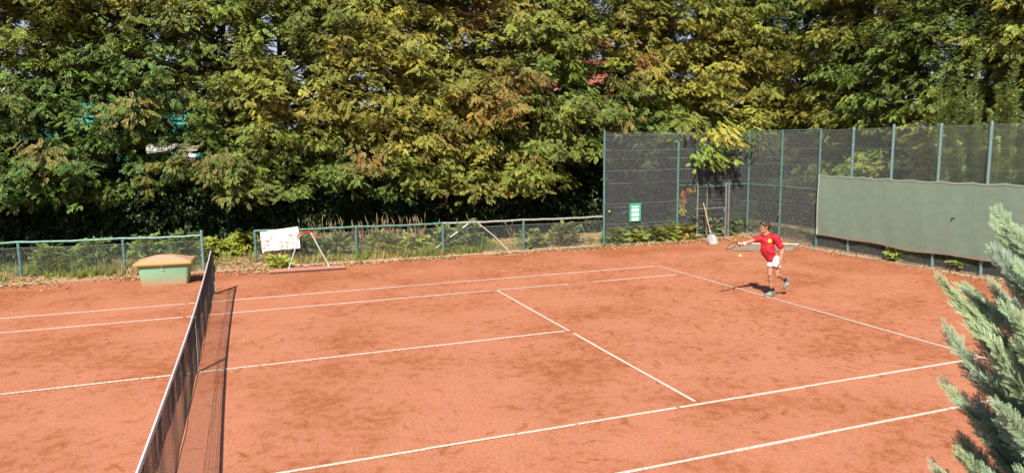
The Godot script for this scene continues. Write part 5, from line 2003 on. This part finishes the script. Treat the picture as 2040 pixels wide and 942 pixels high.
func cypress() -> void:
	var t := thing("cypress", "blue green cypress close by at the right edge with flat feathery sprays", "cypress", Vector3(4.415, 0.0, 9.89))
	var fr := [frond(11, 0.20, 7), frond(12, 0.17, 6), frond(13, 0.23, 8)]
	rng.seed = 606
	var m := tinted(0.6, 0.25)
	var trunk := Shape.new()
	trunk.tube([Vector3.ZERO, Vector3(0.03, 1.5, 0), Vector3(0.02, 2.7, 0.03), Vector3(0.0, 3.3, 0)], [0.09, 0.07, 0.035, 0.008], 10)
	part("trunk", trunk.mesh(), stuff(0.10, 0.06, 0.04, 0.9, 0.0, 0.5, 0.2, 1.0), t)
	var limbs := Shape.new()
	var where := [[], [], []]
	var tint := [[], [], []]
	var count := 150
	for i in count:
		var k := (i + rng.randf()) / count
		var y := 0.9 + 1.93 * k
		var a := i * 2.39996 + rnd(-0.3, 0.3)
		var out := Vector3(cos(a), 0, sin(a))
		var long := (0.80 - 0.10 * absf(y - 2.0)) * rnd(0.70, 1.08)
		if y > 2.4: long *= lerpf(1.0, 0.6, (y - 2.4) / 0.7)
		var o := Vector3(0.03, y, 0)
		var rise := rnd(0.30, 0.62)
		var axis := func(u: float) -> Vector3: return o + out * long * u * (1.0 - 0.10 * u) + Vector3.UP * long * (rise * u * u + 0.10 * u)
		var pts := []
		for j in 6: pts.append(axis.call(j / 5.0))
		limbs.tube(pts, [0.014, 0.011, 0.008, 0.006, 0.004, 0.002], 5, false)
		var side := out.cross(Vector3.UP)
		var n := int(23 * long + 8)
		var roll := rnd(-0.5, 0.5)
		var base := Color(0.27, 0.37, 0.27).lerp(Color(0.33, 0.42, 0.20), rng.randf() * 0.7)
		for j in n:
			var u := 0.18 + 0.82 * (j + rng.randf()) / n
			var p: Vector3 = axis.call(u)
			var g := 1.0 if j % 2 else -1.0
			var d: Vector3 = ((axis.call(minf(u + 0.05, 1.05)) - axis.call(u - 0.05)) as Vector3).normalized()
			var sp := side * g * lerpf(0.95, 0.15, u * u) * rnd(0.6, 1.1)
			var f := d + sp + Vector3.UP * rnd(-0.12, 0.28)
			var up := (Vector3(-0.25, 0.75, 0.70) + out * rnd(-0.2, 0.3) + Vector3(roll, 0, 0) * 0.5 + Vector3(rnd(-0.3, 0.3), rnd(-0.3, 0.3), rnd(-0.3, 0.3))).normalized()
			if j % 4 == 0: f = d + Vector3.UP * rnd(0.2, 0.6) + side * rnd(-0.3, 0.3)
			var q := rng.randi() % 3
			where[q].append(facing(f, up, rnd(0.55, 0.95) * lerpf(1.2, 0.62, u * u), p))
			tint[q].append(jitter(base, 0.14))
	part("limbs", limbs.mesh(), bark, t)
	for q in 3: many("foliage", fr[q], m, where[q], tint[q], t)
	var cone := Shape.new()
	cone.ball(Vector3.ZERO, Vector3(0.011, 0.012, 0.011), Basis(), 8, 6)
	for c in [[-0.52, 2.16, 0.10], [-0.49, 2.13, 0.12], [-0.47, 2.19, 0.08], [-0.5, 1.98, 0.12]]:
		var o := part("cone", cone.mesh(), stuff(0.20, 0.14, 0.10, 0.8, 0.0, 0.4, 0.02), t)
		o.position = Vector3(c[0], c[1], c[2])

# ---------------------------------------------------------------- glimpsed buildings

func window(parent: Node, at: Vector3, w: float, h: float, frame: Material, glass: Material) -> void:
	var s := Shape.new()
	for e in [[Vector3(-w * 0.5, 0, 0), Vector3(0.08, h + 0.08, 0.08)], [Vector3(w * 0.5, 0, 0), Vector3(0.08, h + 0.08, 0.08)], [Vector3(0, h * 0.5, 0), Vector3(w - 0.08, 0.08, 0.08)], [Vector3(0, -h * 0.5, 0), Vector3(w - 0.08, 0.08, 0.08)], [Vector3.ZERO, Vector3(0.05, h - 0.08, 0.06)]]:
		s.box(Transform3D(Basis(), e[0]), e[1])
	var f := part("window", s.mesh(), frame, parent)
	f.position = at
	s = Shape.new()
	s.box(Transform3D(Basis(), Vector3(0, 0, -0.02)), Vector3(w - 0.06, h - 0.06, 0.02))
	part("pane", s.mesh(), glass, f)

func buildings() -> void:
	var glass := stuff(0.02, 0.03, 0.05, 0.08, 0.0, 0.0)
	var white := stuff(0.78, 0.78, 0.76, 0.7, 0.0, 0.12, 1.0)
	var teal := stuff(0.06, 0.45, 0.42, 0.5, 0.0, 0.15, 1.0)
	var b := thing("sports_hall", "white walled hall with teal cladding glimpsed through the left trees", "building", Vector3(-8.2, 0, -27.0))
	var s := Shape.new()
	s.box(Transform3D(Basis(), Vector3(0, 1.95, -4)), Vector3(16, 3.9, 8))
	part("wall", s.mesh(), white, b)
	for i in 16:
		s = Shape.new()
		s.box(Transform3D(Basis(), Vector3(-7.5 + i, 4.95, 0.08)), Vector3(0.97, 2.0, 0.12), 0.01)
		part("cladding_panel", s.mesh(), teal, b)
	s = Shape.new()
	s.box(Transform3D(Basis(), Vector3(0, 4.95, -4.05)), Vector3(16, 2.05, 7.9))
	s.box(Transform3D(Basis(), Vector3(0, 6.08, -4.0)), Vector3(16.6, 0.2, 8.7))
	part("roof", s.mesh(), stuff(0.18, 0.19, 0.2, 0.8, 0.0, 0.2, 1.0), b)
	for x in [3.6, 5.0, 7.2]:
		s = Shape.new()
		s.box(Transform3D(Basis(), Vector3(x, 2.2, 0.05)), Vector3(0.9, 2.2, 0.08), 0.01)
		part("cladding_panel", s.mesh(), teal, b)
	for x in [-3.0, 1.2]: window(b, Vector3(x, 1.7, 0.05), 1.6, 1.2, white, glass)
	s = Shape.new()
	s.box(Transform3D(Basis(), Vector3(6.2, 1.2, 0.05)), Vector3(1.0, 2.4, 0.08), 0.01)
	part("door", s.mesh(), stuff(0.30, 0.05, 0.04, 0.6, 0.0, 0.15, 1.0), b)
	s = Shape.new()
	s.box(Transform3D(Basis(), Vector3(0, 0.55, 0.05)), Vector3(15.9, 0.35, 0.06))
	part("blue_plinth", s.mesh(), stuff(0.03, 0.05, 0.22, 0.6, 0.0, 0.15, 1.0), b)

	var h := thing("brick_house", "red brick house with tiled roof glimpsed through the middle trees", "house", Vector3(19.0, 0, -30.0))
	s = Shape.new()
	s.box(Transform3D(Basis(), Vector3(0, 2.9, -4)), Vector3(13, 5.8, 8))
	part("wall", s.mesh(), stuff(0.38, 0.17, 0.12, 0.9, 0.0, 0.5, 0.7, 0.5), h)
	var roof := Shape.new()
	var rm := stuff(0.36, 0.12, 0.08, 0.85, 0.0, 0.4, 0.5)
	roof.quad(Vector3(-7, 5.6, 0.6), Vector3(7, 5.6, 0.6), Vector3(7, 9.6, -4), Vector3(-7, 9.6, -4))
	roof.quad(Vector3(7, 5.6, -8.6), Vector3(-7, 5.6, -8.6), Vector3(-7, 9.6, -4), Vector3(7, 9.6, -4))
	roof.tri(Vector3(6.5, 5.8, 0), Vector3(6.5, 5.8, -8), Vector3(6.5, 9.2, -4))
	roof.tri(Vector3(-6.5, 5.8, -8), Vector3(-6.5, 5.8, 0), Vector3(-6.5, 9.2, -4))
	roof.quad(Vector3(-7, 5.5, 0.6), Vector3(-7, 5.5, -8.6), Vector3(7, 5.5, -8.6), Vector3(7, 5.5, 0.6))
	for i in 11:
		var k := i / 11.0
		roof.bar(Vector3(-7, 5.62 + 4.0 * k, 0.6 - 4.6 * k), Vector3(7, 5.62 + 4.0 * k, 0.6 - 4.6 * k), 0.40, 0.03, 0.0, Vector3(0, 0.76, 0.66))
	part("roof", roof.mesh(), rm, h)
	for x in [-4.5, -1.5, 1.5, 4.5]:
		for y in [1.6, 4.2]: window(h, Vector3(x, y, 0.04), 1.2, 1.4, white, glass)
	s = Shape.new()
	s.box(Transform3D(Basis(), Vector3(0, 2.95, 0.04)), Vector3(12.9, 0.3, 0.1))
	part("pale_band", s.mesh(), stuff(0.6, 0.56, 0.5, 0.8, 0.0, 0.2, 0.7), h)

# ---------------------------------------------------------------- all of it

func _ready() -> void:
	rng.seed = 1
	wave.seed = 9
	wave.frequency = 0.01
	wave.fractal_octaves = 3
	light()
	foliage_kinds()
	grounds()
	buildings()
	fences()
	trees()
	hedge()
	weeds()
	net()
	windscreen()
	bin()
	drag_brush()
	banner()
	tools()
	player()
	cypress()
